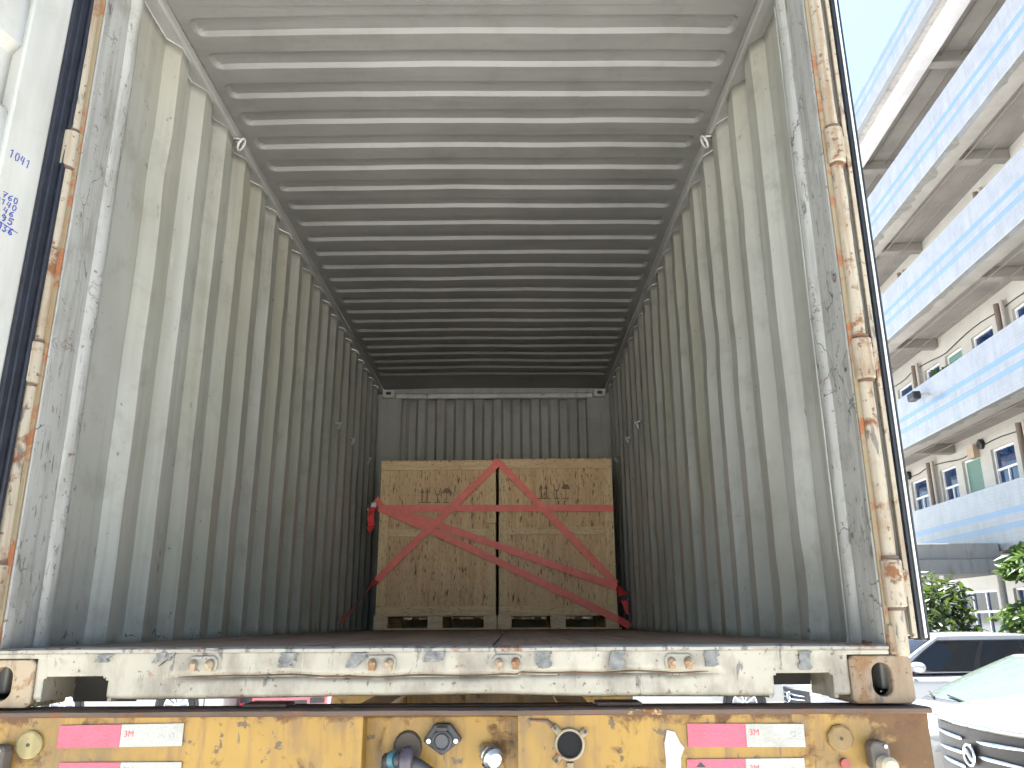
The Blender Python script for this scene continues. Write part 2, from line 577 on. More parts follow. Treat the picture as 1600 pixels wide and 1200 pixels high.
M_pipew = plain('pale_pipe', (.33, .30, .27), .6, local=True)
M_bark = plain('bark', (.09, .065, .045), .9, local=True, scale=25, bump=.5)

def leafm(name, a, b):
    n = NT(name)
    f = n.noise(n.obj(), 5.0, 3, .6)
    c = n.mix(n.ramp(f, [(.35, 0.0), (.65, 1.0)]), a, b)
    n.set(color=c, rough=.45)
    tr = n.node('ShaderNodeBsdfTranslucent')
    n.put(tr.inputs[0], n.mix(.5, c, (.16, .25, .03)))
    mx = n.node('ShaderNodeMixShader')
    mx.inputs[0].default_value = .25
    out = n.t.nodes['Material Output']
    n.t.links.new(n.b.outputs[0], mx.inputs[1])
    n.t.links.new(tr.outputs[0], mx.inputs[2])
    n.t.links.new(mx.outputs[0], out.inputs[0])
    return n.m
M_leaf = leafm('dark_leaf', (.010, .023, .008), (.028, .046, .016))
M_leaf2 = leafm('light_leaf', (.035, .078, .018), (.07, .12, .028))

def carpaint(name, col):
    n = NT(name)
    f = n.noise(n.obj(), 3, 5, .6)
    n.set(color=n.mix(f, sc3(col, .94), sc3(col, 1.03)), rough=.35, coat=1.0, coatr=.03)
    return n.m
M_white1 = carpaint('pearl_white_paint', (.30, .285, .245))
M_white2 = carpaint('white_paint', (.31, .315, .31))
M_white3 = carpaint('cool_white_paint', (.30, .305, .32))
M_red = carpaint('red_paint', (.45, .012, .04))
M_cglass = plain('car_glass', (.008, .009, .010), .03, var=.2, local=True, coat=.1)
M_sglass = plain('pale_windshield', (.12, .155, .14), .12, metal=.3, var=.05, local=True)  # pale green base colour, partly metallic, instead of clear glass
M_tyre = plain('tyre', (.02, .02, .021), .8, local=True)
M_alloy = plain('alloy', (.55, .56, .57), .3, metal=.8, local=True)
M_lens = plain('lamp_lens', (.42, .45, .48), .1, metal=.3, var=.4, scale=9, local=True, coat=1)
M_tail = plain('tail_lens', (.5, .01, .02), .15, local=True, coat=1)

# ------------------------------------------------------------------ ground
g = MB()
N = 40
pts = []
for i in range(N + 1):
    row = []
    for j in range(N + 1):
        a, b = (i / N * 2 - 1), (j / N * 2 - 1)
        row.append((math.copysign(abs(a) ** 3, a) * 400, math.copysign(abs(b) ** 3, b) * 400, -0.1))
    pts.append(row)
ground = g.grid(pts).build('ground', M_ground)
ground['kind'] = 'structure'

# ------------------------------------------------------------------ shipping container
Z0 = 1.50                 # underside of the corner castings
ZF = 1.645                # floor
ZR = 4.035                # roof sheet
box = thing('shipping_container', 'weathered pale grey freight container with its doors open, seen into from the rear', 'container', (0, 3.0, Z0), world=True)

# floor planks
xs = [-1.165 + k * 2.33 / 9 for k in range(10)]
for k in range(9):
    dz = random.uniform(-.002, .002)
    MB().box(xs[k] + .003, xs[k + 1] - .003, .045, 5.88, ZF - .03, ZF + dz).build('floor_plank', M_floor, box, bevel=.003)

# side walls
def side_wall(s):
    D_ = .043
    prof = [(.228, .034), (.25, D_), (.40, D_), (.52, D_)]
    y = .52
    while y < 5.55:
        prof += [(y + .060, 0.0), (y + .100, 0.0), (y + .140, 0.0), (y + .200, D_), (y + .239, D_), (y + .278, D_)]
        y += .278
    prof += [(5.80, D_), (5.89, D_)]
    rows = []
    nzr = 46
    for i in range(nzr + 1):
        z = ZF - .02 + (3.99 - ZF + .02) * i / nzr
        r = []
        for (yy, o) in prof:
            d = .0055 * nz(yy * 1.3, z * 1.1, s * 5) + .0026 * nz(yy * 6, z * 3, s * 9 + 3)
            dy = .003 * nz(yy * 3, z * 1.6, s * 3 + 11)
            lowdent = .006 * max(0, nz(yy * 2.2, z * 2.5, s * 7 + 2) - .25) * 3
            r.append((s * min(1.2165, 1.172 + o + d + lowdent), yy + dy, z))
        rows.append(r)
    return MB().grid(rows).build('side_wall', M_wall, box, smooth=17, solid=.002)
for s in (-1, 1):
    side_wall(s)

# bottom and top side rails
for s in (-1, 1):
    x0, x1 = sorted((s * 1.212, s * 1.225))
    MB().box(*sorted((s * 1.165, s * 1.2135)), .05, 6.0, Z0 + .03, ZF - .004).build('bottom_side_rail', M_rail, box, bevel=.006)
    path = []
    r = MB()
    pr = [(1.162, 3.992), (1.217, 3.992), (1.219, 4.05), (1.162, 4.052), (1.152, 4.030), (1.154, 4.000)]
    rows = []
    for i in range(40):
        y = .16 + (5.9 - .16) * i / 39
        d = .0025 * nz(y * 1.2, s * 4, 1)
        rows.append([(s * (px + (d if px < 1.18 else 0)), y, pz + d) for px, pz in pr + pr[:1]])
    r.grid(rows).build('top_side_rail', M_rail, box, smooth=20)

# roof with stamped ribs
ribs = [.455 + .209 * k for k in range(24)]
def roof_h(x, y):
    k = round((y - .51) / .209)
    h = 0.0
    if 0 <= k < 24:
        cy = ribs[k] + .055
        hx, hy, rad = 1.108 + .004 * nz(k * 1.7, x > 0, 3), .055, .04
        qx, qy = abs(x) - hx + rad, abs(y - cy) - hy + rad
        sd = math.hypot(max(qx, 0), max(qy, 0)) + min(max(qx, qy), 0) - rad
        h = max(0, min(1, -sd / .013)) * .0195
    crown = .010 * (1 - (x / 1.15) ** 2)
    return ZR + h + crown + .007 * nz(x * 1.4, y * 1.3, 8) + .0028 * nz(x * 4, y * 5, 2)
xcols = [-1.15 + .008 * k for k in range(17)]
xcols += [-.98 + .14 * k for k in range(15)]
xcols += [1.15 - .008 * k for k in range(16, -1, -1)]
yy_ = [.30, .36, .42]
for q in ribs:
    yy_ += [q, q + .004, q + .0065, q + .010, q + .013, q + .026, q + .036, q + .045, q + .055, q + .065, q + .074, q + .084, q + .097, q + .100, q + .1035, q + .107, q + .110, q + .135, q + .16, q + .185]
yy_ += [5.5, 5.6, 5.7, 5.86]
rows = [[(x, y, roof_h(x, y)) for x in xcols] for y in yy_]
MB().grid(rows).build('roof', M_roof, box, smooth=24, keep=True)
MB().box(-1.2, 1.2, .3, 5.86, 4.072, 4.078).build('roof_skin', M_end, box)
# header over the door and its inner plate
MB().box(-1.12, 1.12, .0, .07, 3.93, 4.06).build('door_header', M_post, box, bevel=.01)
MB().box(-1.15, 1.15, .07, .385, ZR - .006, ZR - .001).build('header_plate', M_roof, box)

# rear corner posts: inner face, rolled bead, front edge bar, hinge lugs
def post(s):
    pr = [(1.219, .045), (1.219, .0), (1.176, -.004), (1.166, .004), (1.164, .03), (1.166, .15), (1.158, .158), (1.150, .170), (1.147, .186), (1.150, .202), (1.160, .214), (1.175, .222), (1.207, .230)]
    rows = []
    for i in range(60):
        z = 1.612 + (3.985 - 1.612) * i / 59
        rows.append([(s * (px + .0025 * nz(z * 2.5, py * 6, s * 3) + .0012 * nz(z * 9, py * 20, s)), py + .002 * nz(z * 3, 4, s * 8), z) for px, py in pr])
    p = MB().grid(rows).build('corner_post', M_post, box, smooth=40, solid=.003)
    # weathered outer edge bar in front of the post
    e = []
    for i in range(90):
        z = 1.615 + (3.98 - 1.615) * i / 89
        e.append((s * (1.199 + .0012 * nz(z * 7, s, 3)), -.010 + .0012 * nz(z * 6, s, 9), z))
    MB().tube(e, [.0205 + .0018 * nz(q[2] * 11, s, 5) for q in e], 12).build('post_edge_bar', M_hinge, p, smooth='all')
    for zc in (1.80, 2.43, 3.13, 3.82):
        lug = MB()
        lug.tube([(s * 1.2, -.013, zc - .062), (s * 1.2, -.013, zc - .058), (s * 1.2, -.013, zc + .058), (s * 1.2, -.013, zc + .062)], [.024, .0285, .0285, .024], 16)
        lug.build('hinge_lug', M_hinge, p, smooth=True)
        MB().tube([(s * 1.2, -.013, zc + .064), (s * 1.2, -.013, zc + .071)], .0235, 14).build('hinge_washer', M_plate, p, smooth=True)
        MB().tube([(s * 1.2, -.013, zc - .071), (s * 1.2, -.013, zc - .064)], .0235, 14).build('hinge_washer', M_plate, p, smooth=True)
        MB().box(*sorted((s * 1.205, s * 1.238)), -.022, -.010, zc - .035, zc + .035).build('hinge_blade', M_hinge, p, bevel=.003)
    # rust-stained strip between bar and post face
    MB().box(*sorted((s * 1.166, s * 1.181)), -.013, -.003, 1.63, 3.97).build('post_seal_strip', M_seal, p, bevel=.003)
    return p
for s in (-1, 1):
    post(s)

# corner castings
def casting(s, y0=0.0, z0=Z0):
    c = MB()
    cx = s * (1.219 - .081)
    front = -1 if y0 < 3 else 1
    f = lambda a, b, d: (cx + a, y0 + d, z0 + .059 + b)
    dd = (-.018, .014) if y0 < 3 else (-.014, .018)
    c.slot_plate(.081, .059, .0255, .041, f, *dd, n=40)
    ya, yb = (.014, .16) if y0 < 3 else (-.16, -.014)
    c.box(cx - .081, cx - .067, y0 + ya, y0 + yb, z0, z0 + .118)
    c.box(cx + .067, cx + .081, y0 + ya, y0 + yb, z0, z0 + .118)
    c.box(cx - .067, cx + .067, y0 + ya, y0 + yb, z0, z0 + .016)
    c.box(cx - .067, cx + .067, y0 + ya, y0 + yb, z0 + .102, z0 + .118)
    c.box(cx - .067, cx + .067, y0 + (yb - .01 if y0 < 3 else ya), y0 + (yb if y0 < 3 else ya + .01), z0 + .016, z0 + .102)
    return c.build('corner_casting', M_cast2 if s > 0 else M_cast, box, bevel=.007, segs=3)
for s in (-1, 1):
    casting(s)
    casting(s, 6.05)
    casting(s, 0.0, Z0 + 2.473)
    casting(s, 6.05, Z0 + 2.473)
    # post foot above each casting
    MB().box(*sorted((s * 1.165, s * 1.212)), .02, .16, Z0 + .1185, ZF + .01).build('post_foot', M_cast2 if s > 0 else M_cast, box, bevel=.006)
    MB().box(*sorted((s * 1.168, s * 1.214)), -.022, .018, Z0 + .119, ZF + .05).build('post_foot_block', M_cast2 if s > 0 else M_cast, box, bevel=.006)

# rear sill: dented face with two pockets
def crease_z(x):
    return 1.572 + .006 * nz(x * 3.1, 2, 1) + .004 * nz(x * 9, 5, 1) + (.006 if x > .2 else 0)
def sill():
    nx, nzv = 300, 22
    bot = lambda x: 1.517 + .003 * nz(x * 4, 1, 4) + (.008 * math.exp(-((x + .02) / .45) ** 2))
    top = 1.634
    rows = []
    for i in range(nx + 1):
        x = -1.055 + 2.11 * i / nx
        r = []
        for j in range(nzv + 1):
            zb = bot(x)
            z = zb + (top - zb) * j / nzv
            d = .003 * nz(x * 2.6, z * 9, 3) + .0015 * nz(x * 9, z * 22, 3)
            if -.72 < x < .74:
                t = (z - crease_z(x)) / .0065
                d += .014 * math.exp(-t * t) * min(1, (x + .72) * 12, (.74 - x) * 12)
                if z < crease_z(x):
                    d += .004
            e = min(1, (z - zb) / .012)
            d += .012 * (1 - e) ** 2
            r.append((x, -.012 + d, z))
        rows.append(r)
    b = MB()
    m = nzv + 1
    b.v = [q for r in rows for q in r]
    for i in range(nx):
        for j in range(nzv):
            x = -1.055 + 2.11 * (i + .5) / nx
            z = (rows[i][j][2] + rows[i][j + 1][2]) / 2
            def inside(xa, xb):
                rr = .012
                if not (xa < x < xb and z < 1.574):
                    return False
                if z > 1.574 - rr and (x < xa + rr or x > xb - rr):
                    cxx = xa + rr if x < xa + rr else xb - rr
                    return math.hypot(x - cxx, z - (1.574 - rr)) < rr
                return True
            if inside(-1.036, -.867) or inside(.857, 1.012):
                continue
            b.f.append((i * m + j, i * m + j + 1, (i + 1) * m + j + 1, (i + 1) * m + j))
    o = b.build('rear_sill', M_sill, box, smooth=40, solid=-.004)
    MB().box(-.85, .85, .010, .03, 1.528, 1.63).build('sill_web', M_under, o)
    for xa, xb in ((-1.036, -.867), (.857, 1.012)):
        p = MB()
        p.box(xa - .012, xa - .002, -.006, .16, 1.514, 1.588)
        p.box(xb + .002, xb + .012, -.006, .16, 1.514, 1.588)
        p.box(xa - .002, xb + .002, -.006, .16, 1.576, 1.588)
        p.build('pocket_frame', M_sill, o)
        MB().box(xa - .002, xb + .002, .161, .17, 1.50 if xa < 0 else 1.535, 1.588).build('pocket_shade_plate', M_under, o)  # dark plate added behind the opening to keep the pocket black
    return o
rsill = sill()
MB().tube([(-.70 + 1.42 * k / 140, -.0035 + .003 * nz((-.70 + 1.42 * k / 140) * 2.6, 14.1, 3), crease_z(-.70 + 1.42 * k / 140) + .001) for k in range(141)], [.0016 + .0012 * abs(nz(k * .21, 3, 3)) for k in range(141)], 6).build('sill_crack', M_plate, rsill, smooth='all')
# sill top ledge and door-seal lip
lip = MB()
rows = []
for i in range(120):
    x = -1.165 + 2.33 * i / 119
    d = .0025 * nz(x * 3, 1, 2) + .0015 * nz(x * 11, 2, 2)
    rows.append([(x, .07, 1.640 + d * .4), (x, .020, 1.642 + d * .4), (x, .016, 1.647 + d), (x, -.010, 1.646 + d), (x, -.018, 1.641 + d), (x, -.018, 1.633), (x, -.008, 1.6315)])
lip.grid(rows).build('sill_lip', painted('lip_paint', (.34, .32, .265), rust=.57, dirt=.8, streak=(6, 20, 20), scratch=.58, spots=.62, dirtcol=(.14, .11, .08)), box, smooth=40)
for s in (-1, 1):
    MB().box(*sorted((s * 1.02, s * 1.166)), -.014, .05, 1.6195, 1.6325).build('sill_end_plate', M_sill, box, bevel=.003)

# lock keepers on the sill
def keeper(x):
    b = MB()
    pl_ = [(-.035, -.018), (.030, -.018), (.038, -.008), (.038, .014), (.028, .022), (-.030, .022), (-.038, .012), (-.038, -.010)]
    b.prism(pl_, lambda a, c, d: (x + a, d, 1.603 + c), -.020, -.010)
    o = b.build('lock_keeper', M_sill, box, bevel=.003)
    for dx, rr in ((-.022, .011), (.022, .012)):
        q = MB()
        q.tube([(x + dx, -.018, 1.606), (x + dx, -.032, 1.605), (x + dx * .8, -.040, 1.601)], [rr, rr * .95, rr * .6], 10)
        q.box(x + dx - .008, x + dx + .008, -.034, -.016, 1.588, 1.606)
        q.build('keeper_lug', M_cast, o, smooth=True)
    return o
for x in (-.623, -.159, .169, .617):
    keeper(x)

# torn pieces of silver tape on the sill
def tape(x, z, wd, ht, sk):
    b = MB()
    n = 7
    L = [(-wd / 2 + random.uniform(-.004, .004) + sk * (k / n - .5), -ht / 2 + ht * k / n) for k in range(n + 1)]
    Rr = [(wd / 2 + random.uniform(-.004, .004) + sk * (k / n - .5) - (.012 * (1 - k / n) if random.random() < .5 else 0), -ht / 2 + ht * k / n) for k in range(n, -1, -1)]
    b.prism(L + Rr, lambda a, c, d: (x + a, d, z + c), -.0205, -.0165)
    b.build('tape_patch', M_tape, rsill)
for a in ((-.88, 1.62, .035, .02, .01), (-.735, 1.621, .02, .026, .016), (-.715, 1.616, .010, .034, .03), (-.402, 1.613, .042, .036, .004), (-.222, 1.612, .04, .036, .014), (-.018, 1.620, .05, .026, .006), (.263, 1.611, .036, .042, -.004), (.456, 1.609, .038, .046, .003),
          (.700, 1.612, .036, .04, .004), (.944, 1.606, .034, .046, 0), (-.60, 1.640, .03, .008, 0)):
    tape(*a)

# front end wall with posts, header and corner blocks
rows = []
prof = []
x = -.985
while x < .95:
    prof += [(x, 0), (x + .072, 0), (x + .10, .045), (x + .168, .045), (x + .196, 0)]
    x += .1962
prof.append((.99, 0))
for i in range(14):
    z = ZF - .02 + (4.03 - ZF) * i / 13
    rows.append([(px, 5.90 + po + .004 * nz(px * 2, z, 5), z) for px, po in prof])
MB().grid(rows).build('end_wall', M_end, box, smooth=24, solid=.002)
for s in (-1, 1):
    MB().box(*sorted((s * .955, s * 1.2165)), 5.862, 6.03, ZF - .02, 3.9895).build('front_corner_post', M_end, box, bevel=.012)
    MB().box(*sorted((s * 1.03, s * 1.15)), 5.80, 5.8605, 3.935, 4.018).build('corner_block', M_galv, box, bevel=.008)
    MB().box(*sorted((s * 1.065, s * 1.115)), 5.794, 5.799, 3.962, 3.992).build('block_shade_patch', M_under, box)  # dark raised patch, painted shade in place of a real recess
MB().box(-1.02, 1.02, 5.845, 5.90, 3.935, 3.985).build('front_header', M_galv, box, bevel=.012)
MB().box(-1.15, 1.15, 5.862, 6.03, 3.99, 4.06).build('front_top_rail', M_end, box, bevel=.012)
MB().box(-1.0, 1.0, 5.86, 5.885, ZF, ZF + .09).build('front_kick_plate', M_end, box, bevel=.004)

# cross-members under the floor
for k in range(18):
    y = .32 + k * .316
    if y < 5.9:
        MB().box(-1.16, 1.16, y, y + .045, 1.535, ZF - .0325).build('cross_member', M_under, box)

# lashing rings along the rails
ring0 = None
def ring(s, y, z, tilt):
    b = MB()
    pts = []
    for k in range(14):
        a = 2 * pi * k / 14
        pts.append((s * -.012 + s * -.014 * sin(a) * tilt - s * .004, .024 * cos(a), -.026 + .028 * sin(a)))
    b.tube(pts, .0065, 6, closed=True)
    b.tube([(s * .02, -.013, 0), (-s * .012, -.013, -.004), (-s * .012, .013, -.004), (s * .02, .013, 0)], .0065, 6)
    return b
for s in (-1, 1):
    t = ring(s, 0, 0, 1.0)
    first = None
    for y in (1.23, 2.3, 3.35, 4.4):
        if first is None:
            first = t.build('lashing_ring', M_galv, box, smooth='all', loc=(s * 1.150, y, 3.982))
        else:
            share(first, box, (s * 1.150, y, 3.982))
    for y in (.88, 1.44, 2.27, 3.1, 3.94, 4.5):
        o = share(first, box, (s * 1.170, y, ZF + .052))

# doors
def make_door(F, tx, mat, wr=False):
    """F(u, v, z): u from the hinge, v towards the inside face"""
    W, zb, zt, T = 1.165, 1.665, 3.945, .05
    d = thing('door', '', '', (0, 0, 0))
    del d['label'], d['category']
    d.parent = box
    d.matrix_parent_inverse = Matrix.Translation(-box.location)
    q = MB()
    q.fbox(F, .0, .165, -T, .0, zb, zt)
    q.build('hinge_stile', mat, d, bevel=.006)
    MB().fbox(F, W - .12, W, -T, .0, zb, zt).build('lock_stile', mat, d, bevel=.006)
    MB().fbox(F, .166, W - .121, -T, .0, zb, zb + .12).build('bottom_rail', mat, d, bevel=.006)
    MB().fbox(F, .166, W - .121, -T, .0, zt - .12, zt).build('top_rail', mat, d, bevel=.006)
    # corrugated sheet, ribs running across
    rows = []
    z = zb + .11
    prof = []
    while z < zt - .15:
        prof += [(z, -.012), (z + .17, -.012), (z + .20, -.040), (z + .37, -.040), (z + .40, -.012)]
        z += .40
    prof.append((zt - .11, -.012))
    for i in range(24):
        u = .160 + (W - .28) * i / 23
        e = min(1, (u - .160) / .012)
        rows.append([F(u, vv * 1.0 - .001 + .003 * nz(u * 3, zz * 2, 4), zz) for zz, vv in prof])
    MB().grid(rows).build('door_sheet', mat, d, smooth=30, solid=.002)
    gk = MB()
    for (u0, u1, v0, v1) in ((-.020, .016, -.012, .022), (-.024, -.008, .022, .034), (.012, .034, .0005, .016)):
        gk.fbox(F, u0, u1, v0, v1, zb - .012, zt + .012)
    gk.build('gasket', M_rubber, d, bevel=.004)
    MB().fbox(F, .036, W + .005, .0005, .014, zb - .01, zb + .012).build('gasket', M_rubber, d, bevel=.003)
    MB().fbox(F, W - .02, W + .014, -.02, .018, zb - .012, zt + .012).build('gasket', M_rubber, d, bevel=.004)
    for u in (.33, .88):
        MB().tube([F(u, -T - .03, zb - .05), F(u, -T - .03, zt + .03)], .017, 10).build('locking_bar', M_galv, d, smooth=True)
    return d

th = R(104)
HL = (-1.228, -.035)
def FL(u, v, z):
    u = u + .012 * (3.69 - z)
    return (HL[0] + cos(th) * u + sin(th) * v, HL[1] - sin(th) * u + cos(th) * v, z)
door_l = make_door(FL, None, M_door)
def FR(u, v, z):
    return (1.262 + v * .55, .012 + u, z)
door_r = make_door(FR, None, M_door)
MB().box(1.2345, 1.2475, -.012, .006, 1.66, 3.95).build('edge_flange', M_hinge, door_r, bevel=.002)
MB().box(1.2655, 1.2725, -.014, -.0085, 1.66, 3.95).build('edge_flange', M_galv, door_r, bevel=.002)

# figures written in pen on the left door
GL = {'0': [[(.2, .5), (.3, .95), (.6, 1), (.8, .6), (.7, .1), (.4, 0), (.2, .4), (.22, .6)]],
      '1': [[(.2, .75), (.55, 1), (.5, 0)]], '7': [[(.1, .9), (.85, 1), (.4, 0)], [(.25, .5), (.7, .5)]],
      '6': [[(.75, 1), (.3, .6), (.2, .2), (.5, 0), (.8, .2), (.6, .45), (.25, .35)]],
      '4': [[(.3, 1), (.15, .4), (.75, .45)], [(.65, .95), (.6, 0)]],
      '9': [[(.75, .75), (.45, .95), (.25, .7), (.5, .5), (.78, .8), (.7, .3), (.5, 0)]],
      '5': [[(.9, 1), (.3, .95), (.25, .55), (.65, .6), (.8, .25), (.5, .02), (.2, .1)]],
      '3': [[(.2, .95), (.7, .95), (.4, .55), (.75, .3), (.5, 0), (.15, .08)]]}
INKN = (sin(th), cos(th), 0)
def write(txt, u0, z0, wd, ht, thk, skew=.15):
    for i, ch_ in enumerate(txt):
        for st in GL.get(ch_, [])[:]:
            ink = MB()
            pts = [FL(u0 - (i + a + skew * b) * wd, .0012, z0 + b * ht + random.uniform(-.0008, .0008)) for a, b in st]
            ink.ribbon(pts, thk, .0006, nrm=INKN).build('pen_stroke', M_ink, door_l, keep=True)
write('1041', .150, 3.003, .0195, .027, .0030)
write('760', .145, 2.876, .019, .018, .0030)
write('140', .145, 2.853, .019, .018, .0030)
write('46', .133, 2.832, .020, .017, .0030)
write('95', .137, 2.806, .023, .021, .0042)
write('1036', .163, 2.778, .0195, .021, .0046)
MB().ribbon([FL(.150, .0012, 2.802), FL(.070, .0012, 2.794)], .002, .0006, nrm=INKN).build('pen_stroke', M_ink, door_l, keep=True)
MB().ribbon([FL(.147, .0012, 2.868), FL(.148, .0012, 2.770)], .0016, .0006, nrm=INKN).build('pen_stroke', M_ink, door_l, keep=True)

# ------------------------------------------------------------------ trailer chassis
ch = thing('trailer_chassis', 'rusty yellow container trailer chassis carrying the grey container', 'trailer', (0, 3.0, -.1), world=True)
YF = -.03
# rear bolster: two faces with a recessed middle
for x0, x1 in ((-1.24, -.198), (.196, 1.235)):
    nx = 90
    rows = []
    for i in range(nx + 1):
        x = x0 + (x1 - x0) * i / nx
        rows.append([(x, YF + .002 * nz(x * 4, z * 6, 2) + .0012 * nz(x * 15, z * 15, 2), z) for z in [1.10 + .378 * j / 24 for j in range(25)]])
    fb = MB().grid(rows).build('bolster_face', M_yel, ch, smooth='all')
    MB().box(x0, x1, YF + .012, .10, 1.10, 1.474).build('bolster_beam', M_yel, ch, bevel=.004)
# big round hole: flanged pipe end on the right face, a black disc for its shade
MB().box(-.215, .215, .040, .097, 1.104, 1.471).build('bolster_centre', M_yel, ch, bevel=.004)
rows = []
for i in range(80):
    x = -1.245 + 2.485 * i / 79
    d = .0025 * nz(x * 3, 1, 7) + .0015 * nz(x * 12, 1, 7)
    rows.append([(x, .105, 1.4925), (x, YF - .008 + d, 1.4945 + d * .5), (x, YF - .018 + d, 1.4915 + d * .5), (x, YF - .018 + d, 1.482 + d), (x, YF - .010 + d, 1.4785), (x, .02, 1.4785)])
MB().grid(rows).build('top_plate', M_plate, ch, smooth=45)
for x0, x1 in ((-.52, -.40), (-.40, .40), (.40, .52)):
    hh = 1.505 if x0 != -.40 else 1.498
    MB().box(x0, x1 - .002, .0 if x0 != -.40 else .03, .09, 1.4955, hh).build('bearing_pad', M_plate, ch, bevel=.006)
# main rails, cross bars, axles, wheels, landing legs
for s in (-1, 1):
    r = MB()
    r.box(s * .46 - .07, s * .46 + .07, .102, 11.2, 1.33, 1.345)
    r.box(s * .46 - .006, s * .46 + .006, .102, 11.2, 1.00, 1.33)
    r.box(s * .46 - .07, s * .46 + .07, .102, 11.2, .985, 1.0)
    r.build('main_rail', M_yel, ch)
    MB().box(s * .78 - .05, s * .78 + .05, 9.1, 9.2, -.05, 1.2).build('landing_leg', M_yel, ch, bevel=.01)
    MB().box(s * .78 - .12, s * .78 + .12, 9.02, 9.28, -.1, -.05).build('leg_foot', M_yel, ch, bevel=.01)
for y in (3.0, 5.9, 9.15, 11.0):
    MB().box(-.90, .90, y - .06, y + .06, 1.18, 1.30).build('cross_bar', M_yel, ch, bevel=.005)
wheel0 = None
for y in (1.6, 2.9):
    MB().tube([(-1.0, y, .40), (1.0, y, .40)], .07, 12).build('axle', M_under, ch, smooth=True)
    for s in (-1, 1):
        for dx in (.86, 1.10):
            b = MB()
            pr = [(.28, -.10), (.36, -.125), (.46, -.13), (.495, -.10), (.50, 0), (.495, .10), (.46, .13), (.36, .125), (.28, .10), (.20, .04), (.02, .03)]
            b.lathe(pr, lambda a, c, d: (s * (dx + d), y + a, .40 + c), 28)
            b.build('tyre', M_tyre, ch, smooth=True)
    MB().box(-.5, -.4, y - .35, y + .35, .48, .56).build('leaf_spring', M_under, ch)
    MB().box(.4, .5, y - .35, y + .35, .48, .56).build('leaf_spring', M_under, ch)
    for s in (-1, 1):
        MB().box(s * .45 - .05, s * .45 + .05, y - .05, y + .05, .56, .99).build('spring_hanger', M_under, ch)

# reflective stickers
def sticker_mat(name, col):
    n = NT(name)
    p = n.pos()
    ck = n.node('ShaderNodeTexVoronoi')
    n.put(ck.inputs['Vector'], p)
    ck.inputs['Scale'].default_value = 170
    f = n.noise(p, 14, 6, .6)
    c = n.mix(n.ramp(ck.outputs['Distance'], [(.1, 0.0), (.7, 1.0)]), sc3(col, .95), sc3(col, 1.05))
    c = n.mix(n.math('MULTIPLY', n.step(f, .5, .7), .35), c, (col[0] * .55, col[1] * .5, col[2] * .4))
    n.set(color=c, rough=.3, normal=n.bump(ck.outputs['Distance'], .25, .002))
    return n.m
M_spink = sticker_mat('sticker_pink', (.42, .06, .10))
M_swhite = sticker_mat('sticker_white', (.30, .295, .26))
M_smark = plain('sticker_mark', (.55, .04, .06), .5)
M_sgrey = plain('sticker_grey', (.34, .35, .33), .5)
ys = YF - .0045
for x0, x1, z0, z1, tl in ((-.963, -.649, 1.407, 1.460, .004), (-.950, -.645, 1.322, 1.374, 0), (.623, .917, 1.403, 1.457, -.002), (.617, .910, 1.320, 1.374, .002)):
    xm = x0 + (x1 - x0) * .5
    fnp = lambda a, b, d: (a, d, b + tl * (a - x0) / (x1 - x0))
    st = MB().prism([(x0, z0), (xm - .001, z0), (xm - .001, z1), (x0, z1)], fnp, ys, ys + .0012).build('reflective_sticker', M_spink, ch)
    MB().prism([(xm, z0), (x1, z0), (x1, z1), (xm, z1)], fnp, ys, ys + .0012).build('white_half', M_swhite, st)
    text_mesh('3M', .021, lambda a, b: (xm + .008 + a * .95, ys - .0006, z0 + .026 + b)).build('letter_mark', M_smark, st)
    c = MB()
    c.tube([(x1 - .028 + .006 * cos(k * .524), ys - .0006, z0 + .028 + .006 * sin(k * .524)) for k in range(12)], .0008, 4, closed=True)
    c.box(x1 - .040, x1 - .016, ys - .0009, ys - .0003, z0 + .015, z0 + .017)
    c.build('small_mark', M_sgrey, st)
    if x0 > 0 and z0 < 1.35:
        MB().prism([(x0 + .022, z1 - .018), (x0 + .046, z1 - .018), (x0 + .034, z1 - .006)], fnp, ys - .001, ys - .0003).build('small_mark', M_black, st)

# round discs, corner lamps
for x, z, m in ((-1.032, 1.416, (.36, .29, .12)), (1.006, 1.421, (.25, .16, .055))):
    mm = painted('disc_paint', m, rust=.62, dirt=.6, rough=.6)
    d = MB()
    d.lathe([(.0, -.012), (.028, -.011), (.033, -.008), (.033, .006)], lambda a, b, c: (x + a, YF + c, z + b), 9 if x > 0 else 24)
    o = d.build('reflector_disc', mm, ch)
    MB().tube([(x, YF - .0135, z), (x, YF - .009, z)], .0045, 8).build('disc_rivet', M_under, o)
for s, x in ((-1, -1.095), (1, 1.088)):
    d = MB()
    f = lambda a, b, c: (x + a, YF - .03 + c, 1.383 + b)
    d.prism([(-.022, -.03), (.022, -.03), (.024, .02), (.018, .034), (-.016, .036), (-.024, .022)], f, -.012, .03)
    o = d.build('corner_lamp', plain('lamp_grey', (.09, .075, .06), .6), ch, bevel=.006)
    q = MB()
    q.lathe([(.0, -.052), (.014, -.05), (.021, -.042), (.022, -.012)], lambda a, b, c: (x + .006 * s + a, YF - .03 + c, 1.366 + b), 18)
    q.build('lamp_cap', plain('lamp_cream', (.42, .37, .25), .5), o, smooth=True)
    MB().tube([(x + .012, YF - .047, 1.407), (x + .012, YF - .040, 1.407)], .005, 6).build('lamp_screw', M_steel, o)
MB().tube([(1.01, YF - .012, 1.363), (1.01, YF, 1.363)], .012, 12).build('tail_bulb', plain('old_red', (.25, .05, .04), .5), ch, smooth=True)

